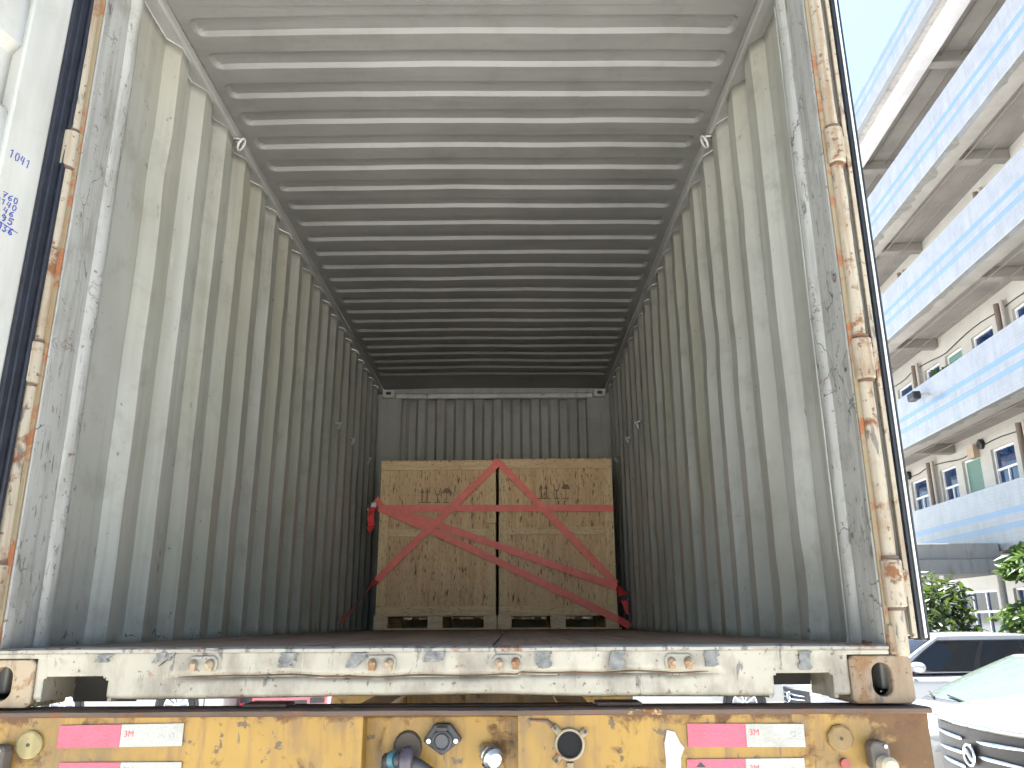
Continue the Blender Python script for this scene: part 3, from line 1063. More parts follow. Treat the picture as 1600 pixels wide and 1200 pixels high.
# flanged hole with bolt ears
hx, hz = .325, 1.410
f = lambda a, b, c: (hx + a, YF + c, hz + b)
hb = MB()
n_ = 36
ri, ro = .0315, .037
hb.lathe([(ri, .02), (ri, -.010), (ri + .002, -.012), (ro, -.011), (ro + .002, -.004), (ro + .002, .006)], lambda a, b, c: f(a, b, c), n_)
hub = hb.build('pipe_flange', painted('flange_paint', (.30, .25, .16), rust=.56, dirt=.7), ch, smooth=True)
MB().lathe([(.0, -.0035), (.0325, -.0035)], lambda a, b, c: f(a, b, c), 30).build('bore_shade_disc', M_dark, hub)  # flat black disc standing in for the shade inside the hole
for ax, az in ((-.032, .034), (.034, .026), (-.030, -.032), (.0, -.052)):
    MB().tube([(hx + ax * .8, YF - .004, hz + az * .8), (hx + ax * 1.25, YF - .003, hz + az * 1.25)], .010, 8).build('flange_ear', painted('ear_paint', (.24, .19, .11), rust=.56, dirt=.7), hub, smooth=True)
    MB().tube([(hx + ax * 1.15, YF - .016, hz + az * 1.15), (hx + ax * 1.15, YF - .008, hz + az * 1.15)], .0045, 6).build('flange_bolt', M_under, hub)
MB().tube([(hx - .03, YF - .003, hz + .03), (hx - .055, YF - .003, hz + .055), (hx - .10, YF - .002, hz + .058)], [.008, .005, .003], 6).build('weld_line', M_plate, ch, smooth=True)

# five-sided socket box
f = lambda a, b, c: (.0 + a, .040 + c, 1.414 + b)
so = MB().prism([(-.020, .040), (.022, .040), (.052, .001), (.0, -.037), (-.050, -.002)], f, -.022, .0).build('socket_plate', plain('socket_grey', (.035, .036, .038), .5), ch, bevel=.005)
q = MB()
q.lathe([(.0, -.036), (.016, -.036), (.019, -.032), (.022, -.034), (.026, -.032), (.027, -.02)], f, 26)
q.build('socket_lid', plain('lid_grey', (.045, .045, .048), .45), so, smooth=True)
for a in (-.034, .036):
    MB().tube([(a, .010, 1.413), (a, .020, 1.413)], .006, 10).build('socket_screw', M_steel, so)
MB().box(-.014, .014, .006, .016, 1.438, 1.447).build('socket_hinge', M_under, so, bevel=.002)
# bright metal connector
cax = Vector((.35, -.75, -.25)).normalized()
cp = Vector((.108, .04, 1.392))
side = cax.orthogonal().normalized()
up_ = cax.cross(side)
q = MB()
fc = lambda a, b, c: tuple(cp + side * a + up_ * b + cax * c)
q.lathe([(.016, .0), (.016, .02), (.024, .026), (.024, .040), (.020, .046), (.027, .052), (.027, .064), (.018, .072), (.0, .070)], fc, 18)
co = q.build('air_connector', M_steel, ch, smooth=30)
MB().fbox(fc, -.006, .03, -.009, .009, .05, .066).build('connector_lever', M_black, co, bevel=.003)
# hose coupling hanging in the recess
hp = MB().tube([(-.135, .02, 1.33), (-.13, -.01, 1.372), (-.10, -.03, 1.376), (-.06, -.02, 1.36), (-.02, .0, 1.335)], [.02, .021, .021, .02, .016], 12)
hp_o = hp.build('hose_coupling', plain('hose_black', (.03, .03, .032), .5), ch, smooth='all')
MB().tube([(-.122, -.018, 1.374), (-.108, -.026, 1.376)], .0225, 14).build('coupling_ring', plain('teal_ring', (.03, .11, .13), .45), hp_o, smooth=True)
MB().tube([(-.085, -.04, 1.33), (-.085, -.045, 1.38), (-.08, -.04, 1.398), (-.076, -.030, 1.402)], [.018, .019, .015, .008], 12).build('coupling_head', plain('purple_black', (.045, .035, .045), .35), hp_o, smooth='all')
MB().lathe([(.0, -.008), (.036, -.008), (.042, -.002), (.042, .0)], lambda a, b, c: (-.09 + a * .9, .04 + c, 1.395 + b), 20).build('oil_boss', plain('greasy', (.06, .045, .03), .6), ch, smooth=True)
MB().prism([(-.022, -.11), (.018, -.11), (.022, -.02), (.032, .0), (.022, .012), (.010, .038), (-.010, .042), (-.018, .01), (-.016, -.03)], lambda a, b, c: (.581 + a, YF + c, 1.400 + b), -.0035, -.0008).build('white_paint_patch', plain('bare_primer', (.38, .35, .32), .6, var=.2, scale=30), ch)

# ------------------------------------------------------------------ crates
def crate(x0, x1, label, mats, ztop, midz):
    yf, yb = 4.80, 5.80
    zb = 1.768
    r = thing('wooden_crate', label, 'crate', ((x0 + x1) / 2, 5.3, ZF), world=True, group='crates strapped together at the far end of the container')
    mp, mp2 = mats
    # plywood front: an upper and a lower sheet, then the other faces
    MB().box(x0 + .07, x1 - .07, yf + .015, yf + .0245, zb + .06, midz + .03).build('lower_panel', mp, r)
    MB().box(x0 + .07, x1 - .07, yf + .014, yf + .0245, midz + .032, ztop - .06).build('upper_panel', mp2, r)
    MB().box(x0, x0 + .012, yf + .026, yb, zb, ztop - .0125).build('side_panel', mp, r)
    MB().box(x1 - .012, x1, yf + .026, yb, zb, ztop - .0125).build('side_panel', mp, r)
    MB().box(x0 + .0125, x1 - .0125, yb - .012, yb, zb, ztop - .0125).build('back_panel', mp, r)
    MB().box(x0 - .003, x1 + .003, yf - .004, yb + .003, ztop - .012, ztop).build('lid', mp2, r, bevel=.002)
    w_ = .078
    MB().box(x0, x0 + w_, yf, yf + .0255, zb + .072, midz + .12).build('batten', M_bat, r, bevel=.002)
    MB().box(x0, x0 + w_, yf + .0008, yf + .0255, midz + .122, ztop - .088).build('batten', M_bat, r, bevel=.002)
    MB().box(x1 - w_, x1, yf, yf + .0255, zb + .072, midz + .10).build('batten', M_bat, r, bevel=.002)
    MB().box(x1 - w_, x1, yf + .0012, yf + .0255, midz + .102, ztop - .088).build('batten', M_bat, r, bevel=.002)
    xm = x0 + (x1 - x0) * .47
    MB().box(x0, xm - .001, yf - .001, yf + .0255, ztop - .086, ztop - .0125).build('batten', M_bath, r, bevel=.002)
    MB().box(xm + .001, x1, yf + .0005, yf + .0255, ztop - .086, ztop - .0125).build('batten', M_bath, r, bevel=.002)
    MB().box(x0, x1, yf - .0005, yf + .0255, zb, zb + .070).build('batten', M_bath, r, bevel=.002)
    MB().box(x0 + w_ + .002, x1 - w_ - .002, yf + .002, yf + .0255, midz - .005, midz + .060).build('batten', M_bath, r, bevel=.002)
    # pallet base: three stacks of blocks with boards
    W = x1 - x0
    for a, b in ((-.012, .105), (.435, .56), (.90, 1.008)):
        xa, xb = x0 + a * W, x0 + b * W
        MB().box(xa, xb, yf - .004, yf + .11, ZF + .016, zb - .0125).build('pallet_block', M_pal, r, bevel=.002)
        MB().box(xa, xb, yb - .11, yb, ZF + .016, zb - .0125).build('pallet_block', M_pal, r, bevel=.002)
    MB().box(x0 - .012, x1 + .006, yf - .006, yf + .10, zb - .012, zb - .0005).build('pallet_board', M_pal, r, bevel=.002)
    MB().box(x0 - .012, x1 + .006, yf + .12, yb, zb - .012, zb - .0005).build('pallet_board', M_pal, r, bevel=.002)
    MB().box(x0 - .014, x1 + .03, yf - .008, yf + .11, ZF + .003, ZF + .0155).build('pallet_board', M_pal, r, bevel=.002)
    MB().box(x0 - .012, x1, yb - .11, yb, ZF + .003, ZF + .0155).build('pallet_board', M_pal, r, bevel=.002)
    return r
XA = (-.968, .039)
XB = (.066, 1.058)
crA = crate(*XA, 'plywood crate on pallet left of the black gap, an inch shorter lid', (M_ply, M_ply2), 3.078, 2.42)
crB = crate(*XB, 'plywood crate on pallet right of the black gap, close to the right wall', (M_ply2, M_ply), 3.088, 2.43)
crA['label'] = 'left plywood crate with pallet base, red ratchet hanging at its outer edge'
crB['label'] = 'right plywood crate with pallet base, closest to the right container wall'

# printed handling marks: two arrows over a bar, glass, umbrella
M_print = plain('black_print', (.24, .14, .08), .7, var=.6, scale=90)
def marks(r, x, z, k=1.0):
    y = 4.8125
    f = lambda a, b, d: (x + a, y + d, z + b)
    b = MB()
    for dx in (0, .045):
        b.prism([(dx - .006, .012), (dx + .006, .012), (dx + .006, .085), (dx - .006, .085)], f, -.0006, .0)
        b.prism([(dx - .017, .086), (dx + .017, .086), (dx, .135)], f, -.0006, .0)
    b.prism([(-.028, .0), (.075, .0), (.075, .009), (-.028, .009)], f, -.0006, .0)
    b.build('arrow_mark', M_print, r)
    b = MB()
    b.prism([(.105, .13), (.113, .13), (.122, .085), (.135, .076), (.148, .085), (.157, .13), (.165, .13), (.154, .074), (.139, .064), (.139, .010), (.131, .010), (.131, .064), (.116, .074)], f, -.0006, .0)
    b.prism([(.110, .0), (.160, .0), (.160, .009), (.110, .009)], f, -.0006, .0)
    b.build('glass_mark', M_print, r)
    b = MB()
    arc = [(.215 + .036 * cos(a), .085 + .045 * sin(a)) for a in [pi * q / 10 for q in range(11)]]
    b.prism(arc, f, -.0006, .0)
    b.prism([(.212, .012), (.218, .012), (.218, .0845), (.212, .0845)], f, -.0006, .0)
    b.prism([(.185, .0), (.235, .0), (.235, .009), (.185, .009)], f, -.0006, .0)
    b.build('umbrella_mark', M_print, r)
marks(crA, -.605, 2.705)
marks(crB, .435, 2.735)

# ------------------------------------------------------------------ straps
SW = .058
def dense(pts, n=10, sag=0.0):
    out = []
    for a, b in zip(pts[:-1], pts[1:]):
        a, b = Vector(a), Vector(b)
        for k in range(n):
            t = k / n
            out.append(a.lerp(b, t) + Vector((0, -sag * 4 * t * (1 - t), 0)))
    out.append(Vector(pts[-1]))
    return out
GRP = 'load straps across the crates'
# inverted V
sA = thing('load_strap', 'orange load strap forming an inverted V, hooked at the left wall foot', 'strap', (0, 4.78, ZF), world=True, group=GRP)
b = MB()
ya = 4.776
b.ribbon(dense([(-.966, ya + .012, 2.045), (-.90, ya, 2.12), (.062, ya, 3.052)], 10, .004), SW, .0025)
b.build('webbing', M_strap, sA, keep=False)
MB().ribbon([(-.966, ya + .012, 2.045), (-1.02, 4.68, 1.965), (-1.10, 4.45, 1.80), (-1.150, 4.27, 1.715)], SW, .0025, nrm=[(-.2, -1, .2), (-.75, -.6, .1), (-.85, -.5, .1), (-.9, -.4, 0)]).build('webbing_tail', M_strap2, sA)
MB().ribbon(dense([(.058, ya - .003, 3.060), (1.052, ya - .003, 2.012)], 14, .003), SW, .0025).build('webbing', M_strap, sA)
MB().ribbon([(.015, ya - .004, 3.04), (.06, ya - .006, 3.075), (.062, ya + .05, 3.092), (.062, 5.5, 3.094)], .05, .0025, nrm=[(0, -1, .2), (0, -1, .5), (0, -.2, 1), (0, 0, 1)]).build('webbing_top', M_strap, sA)
MB().tube([(-1.150, 4.27, 1.715), (-1.158, 4.25, 1.700), (-1.163, 4.235, 1.675), (-1.158, 4.22, 1.662), (-1.150, 4.215, 1.675)], .007, 8).build('hook', M_steel, sA, smooth='all')
MB().box(.050, .056, 4.775, 4.779, 3.085, 3.135).build('strap_end_pin', M_black, sA)
# horizontal
sB = thing('load_strap', 'orange load strap running level across both crates', 'strap', (0, 4.79, ZF), world=True, group=GRP)
yb_ = 4.786
MB().ribbon(dense([(-.972, yb_, 2.655), (-.5, yb_, 2.655), (1.055, yb_, 2.648)], 8), SW, .0025).build('webbing', M_strap, sB)
MB().ribbon([(1.055, yb_, 2.648), (1.064, 4.80, 2.648), (1.0645, 5.7, 2.645)], SW, .0025, nrm=[(0, -1, 0), (.8, -.6, 0), (1, 0, 0)]).build('webbing_return', M_strap2, sB)
# upper slanting strap
sC = thing('load_strap', 'upper of the two slanting orange straps, ending at the right crate edge', 'strap', (0, 4.79, ZF), world=True, group=GRP)
yc = 4.782
MB().ribbon(dense([(-.970, yc, 2.672), (-.70, yc, 2.595), (1.056, yc, 1.985)], 10, .002), SW, .0025).build('webbing', M_strap, sC)
MB().ribbon([(1.056, yc, 1.985), (1.068, 4.80, 1.978), (1.10, 4.83, 1.955), (1.135, 4.80, 1.945), (1.11, 4.77, 1.925), (1.075, 4.80, 1.93)], .055, .0025, nrm=[(0, -1, 0), (.5, -.8, 0), (.4, -.9, .2), (.5, -.8, .3), (-.3, -.9, -.2), (-.3, -.9, 0)]).build('webbing_tail', M_strap2, sC)
# lower slanting strap
sD = thing('load_strap', 'lower of the two slanting orange straps, reaching the right floor corner', 'strap', (0, 4.79, ZF), world=True, group=GRP)
yd = 4.779
MB().ribbon(dense([(-.968, yd, 2.658), (-.56, yd, 2.487), (.03, yd, 2.214), (1.060, yd, 1.722)], 8, .002), SW, .0025).build('webbing', M_strap, sD)
MB().ribbon([(1.060, yd, 1.722), (1.10, 4.775, 1.70), (1.150, 4.77, 1.672)], SW, .0025).build('webbing_tail', M_strap2, sD)
MB().tube([(1.150, 4.77, 1.676), (1.165, 4.77, 1.668), (1.168, 4.77, 1.652)], .007, 8).build('hook', M_steel, sD, smooth='all')
# left ratchet and its folded tail belong to the level strap, right one to the lower strap
rt = MB()
rt.box(-1.035, -.985, 4.72, 4.775, 2.655, 2.70)
rt.build('ratchet', M_steel, sB, bevel=.006)
MB().tube([(-1.045, 4.745, 2.65), (-.975, 4.745, 2.65)], .012, 10).build('ratchet_spool', M_steel, sB, smooth=True)
MB().ribbon([(-.955, 4.775, 2.68), (-.985, 4.755, 2.735), (-1.01, 4.74, 2.70), (-.93, 4.765, 2.665)], .05, .004, nrm=[(0, -1, .3), (-.3, -1, .3), (-.4, -1, 0), (0, -1, .2)]).build('webbing_fold', M_strap, sB)
MB().ribbon([(-1.0, 4.735, 2.68), (-1.022, 4.72, 2.63), (-1.030, 4.715, 2.56), (-1.018, 4.72, 2.50), (-1.026, 4.712, 2.465), (-1.032, 4.70, 2.49)], .058, .005, nrm=[(0, -1, .2), (-.3, -1, 0), (.25, -1, 0), (-.2, -1, .1), (0, -.9, -.4), (0, -1, .3)]).build('webbing_tail', M_strap2, sB)
MB().tube([(-1.045, 4.725, 2.70), (-1.055, 4.70, 2.66), (-1.05, 4.70, 2.60)], .006, 8).build('ratchet_handle', M_steel, sB, smooth='all')
rt = MB()
rt.box(1.085, 1.140, 4.74, 4.79, 1.875, 1.915)
rt.build('ratchet', M_black, sC, bevel=.006)
MB().tube([(1.138, 4.735, 1.905), (1.146, 4.73, 1.880)], .006, 8).build('ratchet_pin', M_chrome, sC, smooth=True)
MB().prism([(1.082, 1.872), (1.142, 1.880), (1.140, 1.765), (1.128, 1.76)], lambda a, b, c: (a, 4.745 + c, b), -.004, .004).build('webbing_end', M_strap2, sC)

# ------------------------------------------------------------------ gallery building
AZ = R(3.9)
bl = thing('gallery_building', 'white-tiled five storey building with blue-striped open balconies', 'building', (CAM.x, CAM.y, 0.0), rz=-AZ)
T0, T1 = 6.0, 36.0
XW = 10.9
ZB = [3.10, 6.15, 9.28, 12.38]
for zb in ZB:
    p = MB().box(0, .16, T0, T1, 0, 1.36).build('parapet', M_tile, bl, loc=(9.1, 0, zb), bevel=.012)
    # ragged underside edge where the render has fallen off
    e = MB()
    pts = []
    n = 160
    for k in range(n + 1):
        t = T0 + (T1 - T0) * k / n
        wv = max(0, .10 + .34 * nz(t * .55, zb, 2) + .22 * nz(t * 2.3, zb, 5) + .10 * nz(t * 7, zb, 1))
        pts.append((t, wv))
    rows = [[(9.105, t, zb - .003), (9.105 + min(.5, wv), t, zb - .003 if wv < .16 else zb - .003)] for t, wv in pts]
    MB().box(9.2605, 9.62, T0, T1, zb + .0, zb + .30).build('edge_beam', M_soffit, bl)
    MB().grid(rows).build('peeled_edge', M_peel, bl)
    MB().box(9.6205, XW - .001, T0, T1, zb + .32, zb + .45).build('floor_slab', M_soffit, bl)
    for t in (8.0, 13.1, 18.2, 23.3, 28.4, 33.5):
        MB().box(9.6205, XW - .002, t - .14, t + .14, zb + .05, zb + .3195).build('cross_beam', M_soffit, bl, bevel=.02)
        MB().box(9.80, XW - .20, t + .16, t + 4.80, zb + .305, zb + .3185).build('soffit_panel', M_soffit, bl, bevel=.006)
# roof edge
MB().box(8.70, 8.86, T0, T1, 0, .92).build('parapet', M_tile, bl, loc=(0, 0, 15.45), bevel=.01)
MB().box(8.8605, 9.0995, T0, T1, 15.55, 15.62).build('roof_eave', M_canopy, bl)
MB().box(9.10, 9.36, T0, T1, 15.12, 15.62).build('roof_beam', M_beamw, bl, bevel=.01)
MB().box(9.3605, 12.5, T0, T1, 15.56, 15.75).build('roof_slab', M_soffit, bl)
for t in (8.0, 13.1, 18.2, 23.3, 28.4, 33.5):
    MB().box(9.3605, XW - .002, t - .14, t + .14, 15.25, 15.5595).build('cross_beam', M_soffit, bl, bevel=.02)

# back wall with real openings: piers between them
def bay_openings(level):
    out = []
    k = 10.0
    while k < T1 - 6:
        out += [(k, k + 1.12, 'window'), (k + 1.70, k + 2.72, 'door'), (k + 3.12, k + 4.12, 'window')]
        k += 5.1
    return out
levels = [(-.1, 3.42)] + [(z + .4505, z + 3.45) for z in ZB[:3]] + [(ZB[3] + .4505, 15.559)]
for li, (za, zt) in enumerate(levels):
    if li == 0:
        ops = [(t, t + 2.2, 'shop') for t in (10.2, 13.4, 16.3, 19.2, 22.2, 25.4)]
        zl, zh = .95, 2.45
    else:
        ops = bay_openings(li)
        zl, zh = za + .85, za + 2.35
    wl = MB()
    prev = T0
    for t0, t1, k in ops:
        wl.box(XW, XW + .24, prev, t0, za, zt)
        lo = za if k == 'door' else zl
        if lo > za:
            wl.box(XW, XW + .24, t0, t1, za, lo)
        wl.box(XW, XW + .24, t0, t1, zh, zt)
        prev = t1
    wl.box(XW, XW + .24, prev, T1, za, zt)
    wall = wl.build('wall', M_gwall, bl)
    for t0, t1, k in ops:
        x = XW + .10
        if k == 'door':
            d = MB().box(x, x + .04, t0 + .05, t1 - .05, za + .02, zh - .05).build('door', M_gdoor, bl)
            fr = MB()
            fr.box(x - .02, x + .06, t0, t0 + .05, za, zh)
            fr.box(x - .02, x + .06, t1 - .05, t1, za, zh)
            fr.box(x - .02, x + .06, t0 + .05, t1 - .05, zh - .05, zh)
            fr.build('door_frame', M_frame, d)
            MB().tube([(x - .05, t1 - .14, za + 1.0), (x, t1 - .14, za + 1.0)], .02, 8).build('handle', M_steel, d)
        else:
            lo = zl
            zm = lo + (zh - lo) * .64
            fr = MB()
            fw = .05
            fr.box(x - .03, x + .05, t0, t0 + fw, lo, zh)
            fr.box(x - .03, x + .05, t1 - fw, t1, lo, zh)
            fr.box(x - .03, x + .05, t0 + fw, t1 - fw, lo, lo + fw)
            fr.box(x - .03, x + .05, t0 + fw, t1 - fw, zh - fw, zh)
            fr.box(x - .03, x + .05, t0 + fw, t1 - fw, zm - .03, zm + .03)
            nm = 2 if k == 'window' else 3
            step_ = (t1 - t0) / nm
            for q in range(1, nm):
                fr.box(x - .028, x + .048, t0 + q * step_ - .025, t0 + q * step_ + .025, lo + fw, zm - .03)
                if k == 'shop':
                    fr.box(x - .028, x + .048, t0 + q * step_ - .025, t0 + q * step_ + .025, zm + .03, zh - fw)
            wn = fr.build('window', M_frame, bl)
            for q in range(nm):
                MB().box(x + .012 + .012 * (q % 2), x + .018 + .012 * (q % 2), t0 + q * step_ + .02, t0 + (q + 1) * step_ - .02, lo + .03, zm - .02).build('pane', M_wglass, wn)
            MB().box(x + .012, x + .018, t0 + .02, t1 - .02, zm + .02, zh - .03).build('pane', M_wglass, wn)
            MB().box(XW - .05, XW + .09, t0 - .05, t1 + .05, lo - .06, lo - .002).build('window_sill', M_frame, wn, bevel=.006)
# dark rooms behind, rear and end walls
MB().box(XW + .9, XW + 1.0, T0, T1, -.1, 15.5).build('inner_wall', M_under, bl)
MB().box(9.1, XW + 1.0, T1 + .001, T1 + .2, -.1, 15.5).build('end_wall', M_gwall, bl)
# drain pipes, speakers, boxes, wires on each gallery
for zb in ZB:
    za = zb + .45
    for t in (14.5, 19.65, 24.75, 29.85):
        for dt, m, r in ((0, M_pipe, .075), (-.24, M_pipew, .055)):
            MB().tube([(XW - .10, t + dt, za), (XW - .10, t + dt, za + 2.67)], r, 10).build('drain_pipe', m, bl, smooth=True)
    wr = MB()
    path = []
    for k in range(60):
        t = 8 + k * .42
        path.append((XW - .03, t, za + 2.52 + .10 * abs(sin(t * 1.1)) - .12 * abs(sin(t * .62))))
    wr.tube(path, .014, 5).build('wire', M_black, bl)
    MB().tube([(9.7, T0, za + 2.60), (9.7, T1, za + 2.60)], .012, 5).build('wire', M_pipe, bl)
    MB().tube([(10.2, T0, za + 2.61), (10.2, T1, za + 2.61)], .012, 5).build('wire', M_pipe, bl)
za = ZB[0] + .45
for t in (21.65, 26.4):
    q = MB().lathe([(.0, -.10), (.10, -.11), (.13, -.09), (.13, .0)], lambda a, b, c: (XW + c, t + a, za + 2.58 + b), 18)
    q.build('speaker', M_black, bl, smooth=True)
    MB().box(XW - .16, XW - .001, t + .22, t + .58, za + 2.28, za + 2.62).build('meter_box', plain('box_brown', (.36, .28, .21), .6, local=True), bl, bevel=.01)
# camera on the second parapet
zc = ZB[1] + .98
MB().tube([(9.1, 20.2, zc), (8.86, 20.3, zc + .02)], .03, 8).build('camera_bracket', M_pipew, bl, smooth=True)
MB().box(8.70, 8.90, 20.2, 20.6, zc - .10, zc + .10).build('security_camera', M_black, bl, bevel=.03)
MB().tube([(9.06, 18.2, -.1), (9.06, 18.2, 3.09)], .07, 10).build('drain_pipe', M_pipew, bl, smooth=True)
# entrance canopy with two tiers and columns
MB().box(5.4, 9.05, 17.95, 22.5, 2.62, 2.93).build('canopy', M_canopy, bl, bevel=.015)
MB().box(5.5, 9.05, 18.03, 22.4, 2.9305, 3.26).build('canopy_upstand', M_canopy, bl, bevel=.015)
for x, t in ((8.05, 18.4), (5.8, 18.4), (5.8, 22.0)):
    MB().box(x - .11, x + .11, t - .11, t + .11, -.1, 2.6195).build('column', M_beamw, bl, bevel=.01)

# ------------------------------------------------------------------ cars
def smooth_interp(xs_, ys_, x):
    if x <= xs_[0]:
        return ys_[0]
    for i in range(len(xs_) - 1):
        if x <= xs_[i + 1]:
            t = (x - xs_[i]) / (xs_[i + 1] - xs_[i])
            m0 = (ys_[i + 1] - ys_[max(i - 1, 0)]) / max(1e-6, xs_[i + 1] - xs_[max(i - 1, 0)])
            m1 = (ys_[min(i + 2, len(ys_) - 1)] - ys_[i]) / max(1e-6, xs_[min(i + 2, len(xs_) - 1)] - xs_[i])
            h = xs_[i + 1] - xs_[i]
            return (2 * t ** 3 - 3 * t * t + 1) * ys_[i] + (t ** 3 - 2 * t * t + t) * h * m0 + (-2 * t ** 3 + 3 * t * t) * ys_[i + 1] + (t ** 3 - t * t) * h * m1
    return ys_[-1]

def car(label, loc, rz, paint, L=4.6, W=1.84, H=1.62, hood=1.00, belt=1.02, wsx=1.12, wst=1.95, glass=None, grille='bars', nose=.80, gz=(.50, .755), mirrors=(-1, 1), group='cars parked in the yard'):
    """front at x=0 facing -x, length along +x"""
    glass = glass or M_cglass
    c = thing('parked_car', label, 'car', loc, rz, group)
    hw = W / 2
    X = [0, .02, .07, .2, .55, wsx, wsx + .5, L * .62, L - .55, L - .12, L - .03, L]
    nz_ = hood * nose
    ZT = [nz_, nz_ + (hood - nz_) * .28, nz_ + (hood - nz_) * .5, nz_ + (hood - nz_) * .68, nz_ + (hood - nz_) * .87, hood * 1.03, belt + .01, belt + .03, belt + .05, belt + .02, belt - .05, belt - .12]
    HW = [hw * .90, hw * .92, hw * .94, hw * .965, hw * .99, hw, hw, hw, hw * .98, hw * .93, hw * .91, hw * .89]
    zb = .24
    def bow(y, x):
        k = max(0, 1 - x / 1.0)
        e = max(0, 1 - (L - x) / .8)
        return .24 * (abs(y) / hw) ** 2.4 * k - .16 * (abs(y) / hw) ** 2.4 * e
    def section(x):
        zt, w_ = smooth_interp(X, ZT, x), smooth_interp(X, HW, x)
        pts = []
        for k in range(9):
            y = .84 * w_ * k / 8
            pts.append((y, zt - .035 * (k / 8) ** 2))
        zs = zt - .035
        for k in range(1, 7):
            a = pi / 2 * k / 6
            pts.append((.84 * w_ + .16 * w_ * sin(a), zs - .13 + .13 * cos(a)))
        for k in range(1, 9):
            z = zs - .13 + (zb - zs + .13) * k / 8
            bulge = .012 * sin(pi * k / 8) - (.035 if k == 8 else 0)
            pts.append((w_ + bulge, z))
        return pts
    st = [0, .008, .02, .04, .07, .12, .2, .32, .48, .7, .95, wsx, wsx + .4] + [wsx + .4 + (L - .6 - wsx - .4) * k / 8 for k in range(1, 9)] + [L - .4, L - .2, L - .1, L - .04, L - .01, L]
    body = MB()
    for s in (-1, 1):
        rows = [[(x + bow(y, x), s * y, z) for y, z in section(x)] for x in st]
        body.grid(rows)
        for x in (0, L):
            sec = section(x)
            body.grid([[(x + bow(y * q / 8, x), s * y * q / 8, z) for q in range(9)] for y, z in sec])
    bo = body.build('body', paint, c, smooth='all')
    me = bo.data
    bm = bmesh.new()
    bm.from_mesh(me)
    bmesh.ops.remove_doubles(bm, verts=bm.verts, dist=.0008)
    bmesh.ops.recalc_face_normals(bm, faces=bm.faces)
    bm.to_mesh(me)
    bm.free()
    me.polygons.foreach_set('use_smooth', [True] * len(me.polygons))
    me.set_sharp_from_angle(angle=R(50))
    # greenhouse
    xb1, xt1 = L - .28, L - .75
    wr_ = hw * .74
    wb = hw * .955
    zbt = belt - .01
    def side(x, z):
        t = max(0, min(1, (z - zbt) / (H - .06 - zbt)))
        return wb + (wr_ - wb) * t
    def wsf(u, v):
        """windshield surface, u -1..1 across, v 0..1 up"""
        zz = hood * 1.01 + (H - .05 - hood * 1.01) * v
        hwid = wb * .93 + (wr_ * .96 - wb * .93) * v
        return (wsx + (wst - wsx) * v + .16 * abs(u) ** 2.2 * (1 - .3 * v) + .05 * sin(pi * v) * -1, u * hwid, zz + .02 * (1 - u * u))
    def rwf(u, v):
        zz = belt + .03 + (H - .07 - belt) * v
        hwid = wb * .92 + (wr_ * .95 - wb * .92) * v
        return (xb1 + (xt1 - xb1) * v - .12 * abs(u) ** 2.2, u * hwid, zz)
    U = [-1 + q / 5 for q in range(11)]
    cab = MB()
    # roof panel
    rows = []
    for i in range(15):
        t = i / 14
        r_ = []
        for u in U:
            a, b = Vector(wsf(u, 1)), Vector(rwf(u, 1))
            p = a.lerp(b, t)
            p.z += .055 * (1 - u * u * .8) * sin(pi * (t * .8 + .12)) * .9
            r_.append(tuple(p))
        rows.append(r_)
    cab.grid(rows)
    for s in (-1, 1):
        rows = []
        for i in range(15):
            t = i / 14
            rr = []
            for v in (0, .25, .5, .75, 1):
                a, b = Vector(wsf(s, v)), Vector(rwf(s, v))
                p = a.lerp(b, t)
                if v == 1:
                    p = Vector(rows and p or p)
                    p.z += .055 * .2 * sin(pi * (t * .8 + .12)) * .9
                rr.append(tuple(p))
            rows.append(rr)
        cab.grid(rows)
    cab.grid([[wsf(u, v) for u in U] for v in (0, .2, .4, .6, .8, 1)])
    cab.grid([[rwf(u, v) for u in U] for v in (0, .5, 1)])
    cb = cab.build('cabin', paint, c, smooth=38)
    # glass
    def off(p, dx, dz):
        return (p[0] + dx, p[1], p[2] + dz)
    ws = MB().grid([[off(wsf(u * .93, v), -.008, .006) for u in U] for v in (.04, .2, .4, .6, .8, .94)]).build('windshield', glass, c, smooth='all')
    MB().grid([[off(wsf(u * .97, v), -.005, .004) for u in U] for v in (-.02, .045)]).build('cowl', M_black, c, smooth='all')
    MB().grid([[off(rwf(u * .90, v), .008, .004) for u in U] for v in (.12, .5, .9)]).build('rear_window', M_cglass, c, smooth='all')
    def sidep(s, t, v):
        a, b = Vector(wsf(s, v)), Vector(rwf(s, v))
        p = a.lerp(b, t)
        return (p.x, p.y + s * .005, p.z)
    for s in (-1, 1):
        trim = MB().grid([[sidep(s, .035 + .90 * q / 12, v) for q in range(13)] for v in (.06, .3, .6, .90)])
        tr = trim.build('window_trim', M_black, c, smooth='all')
        for k_, (a, b_) in enumerate(((.055, .40), (.435, .71), (.735, .915))):
            MB().grid([[(lambda p: (p[0], p[1] + s * .004, p[2]))(sidep(s, a + (b_ - a) * q / 6, v)) for q in range(7)] for v in (.09, .3, .6, .86)]).build('side_window', M_cglass, c, smooth='all')
        # chrome line under the windows
        MB().tube([(lambda p: (p[0], p[1] + s * .008, p[2]))(sidep(s, .02 + .93 * q / 12, .045)) for q in range(13)], .008, 6).build('belt_trim', M_black, c, smooth='all')
        # door handles and seams
        sec = hw * 1.004
        for dx in (wsx + 1.35, wsx + 2.25):
            MB().tube([(dx, s * (sec + .012), belt - .16), (dx + .09, s * (sec + .028), belt - .155), (dx + .18, s * (sec + .012), belt - .15)], .013, 6).build('door_handle', paint, c, smooth='all')
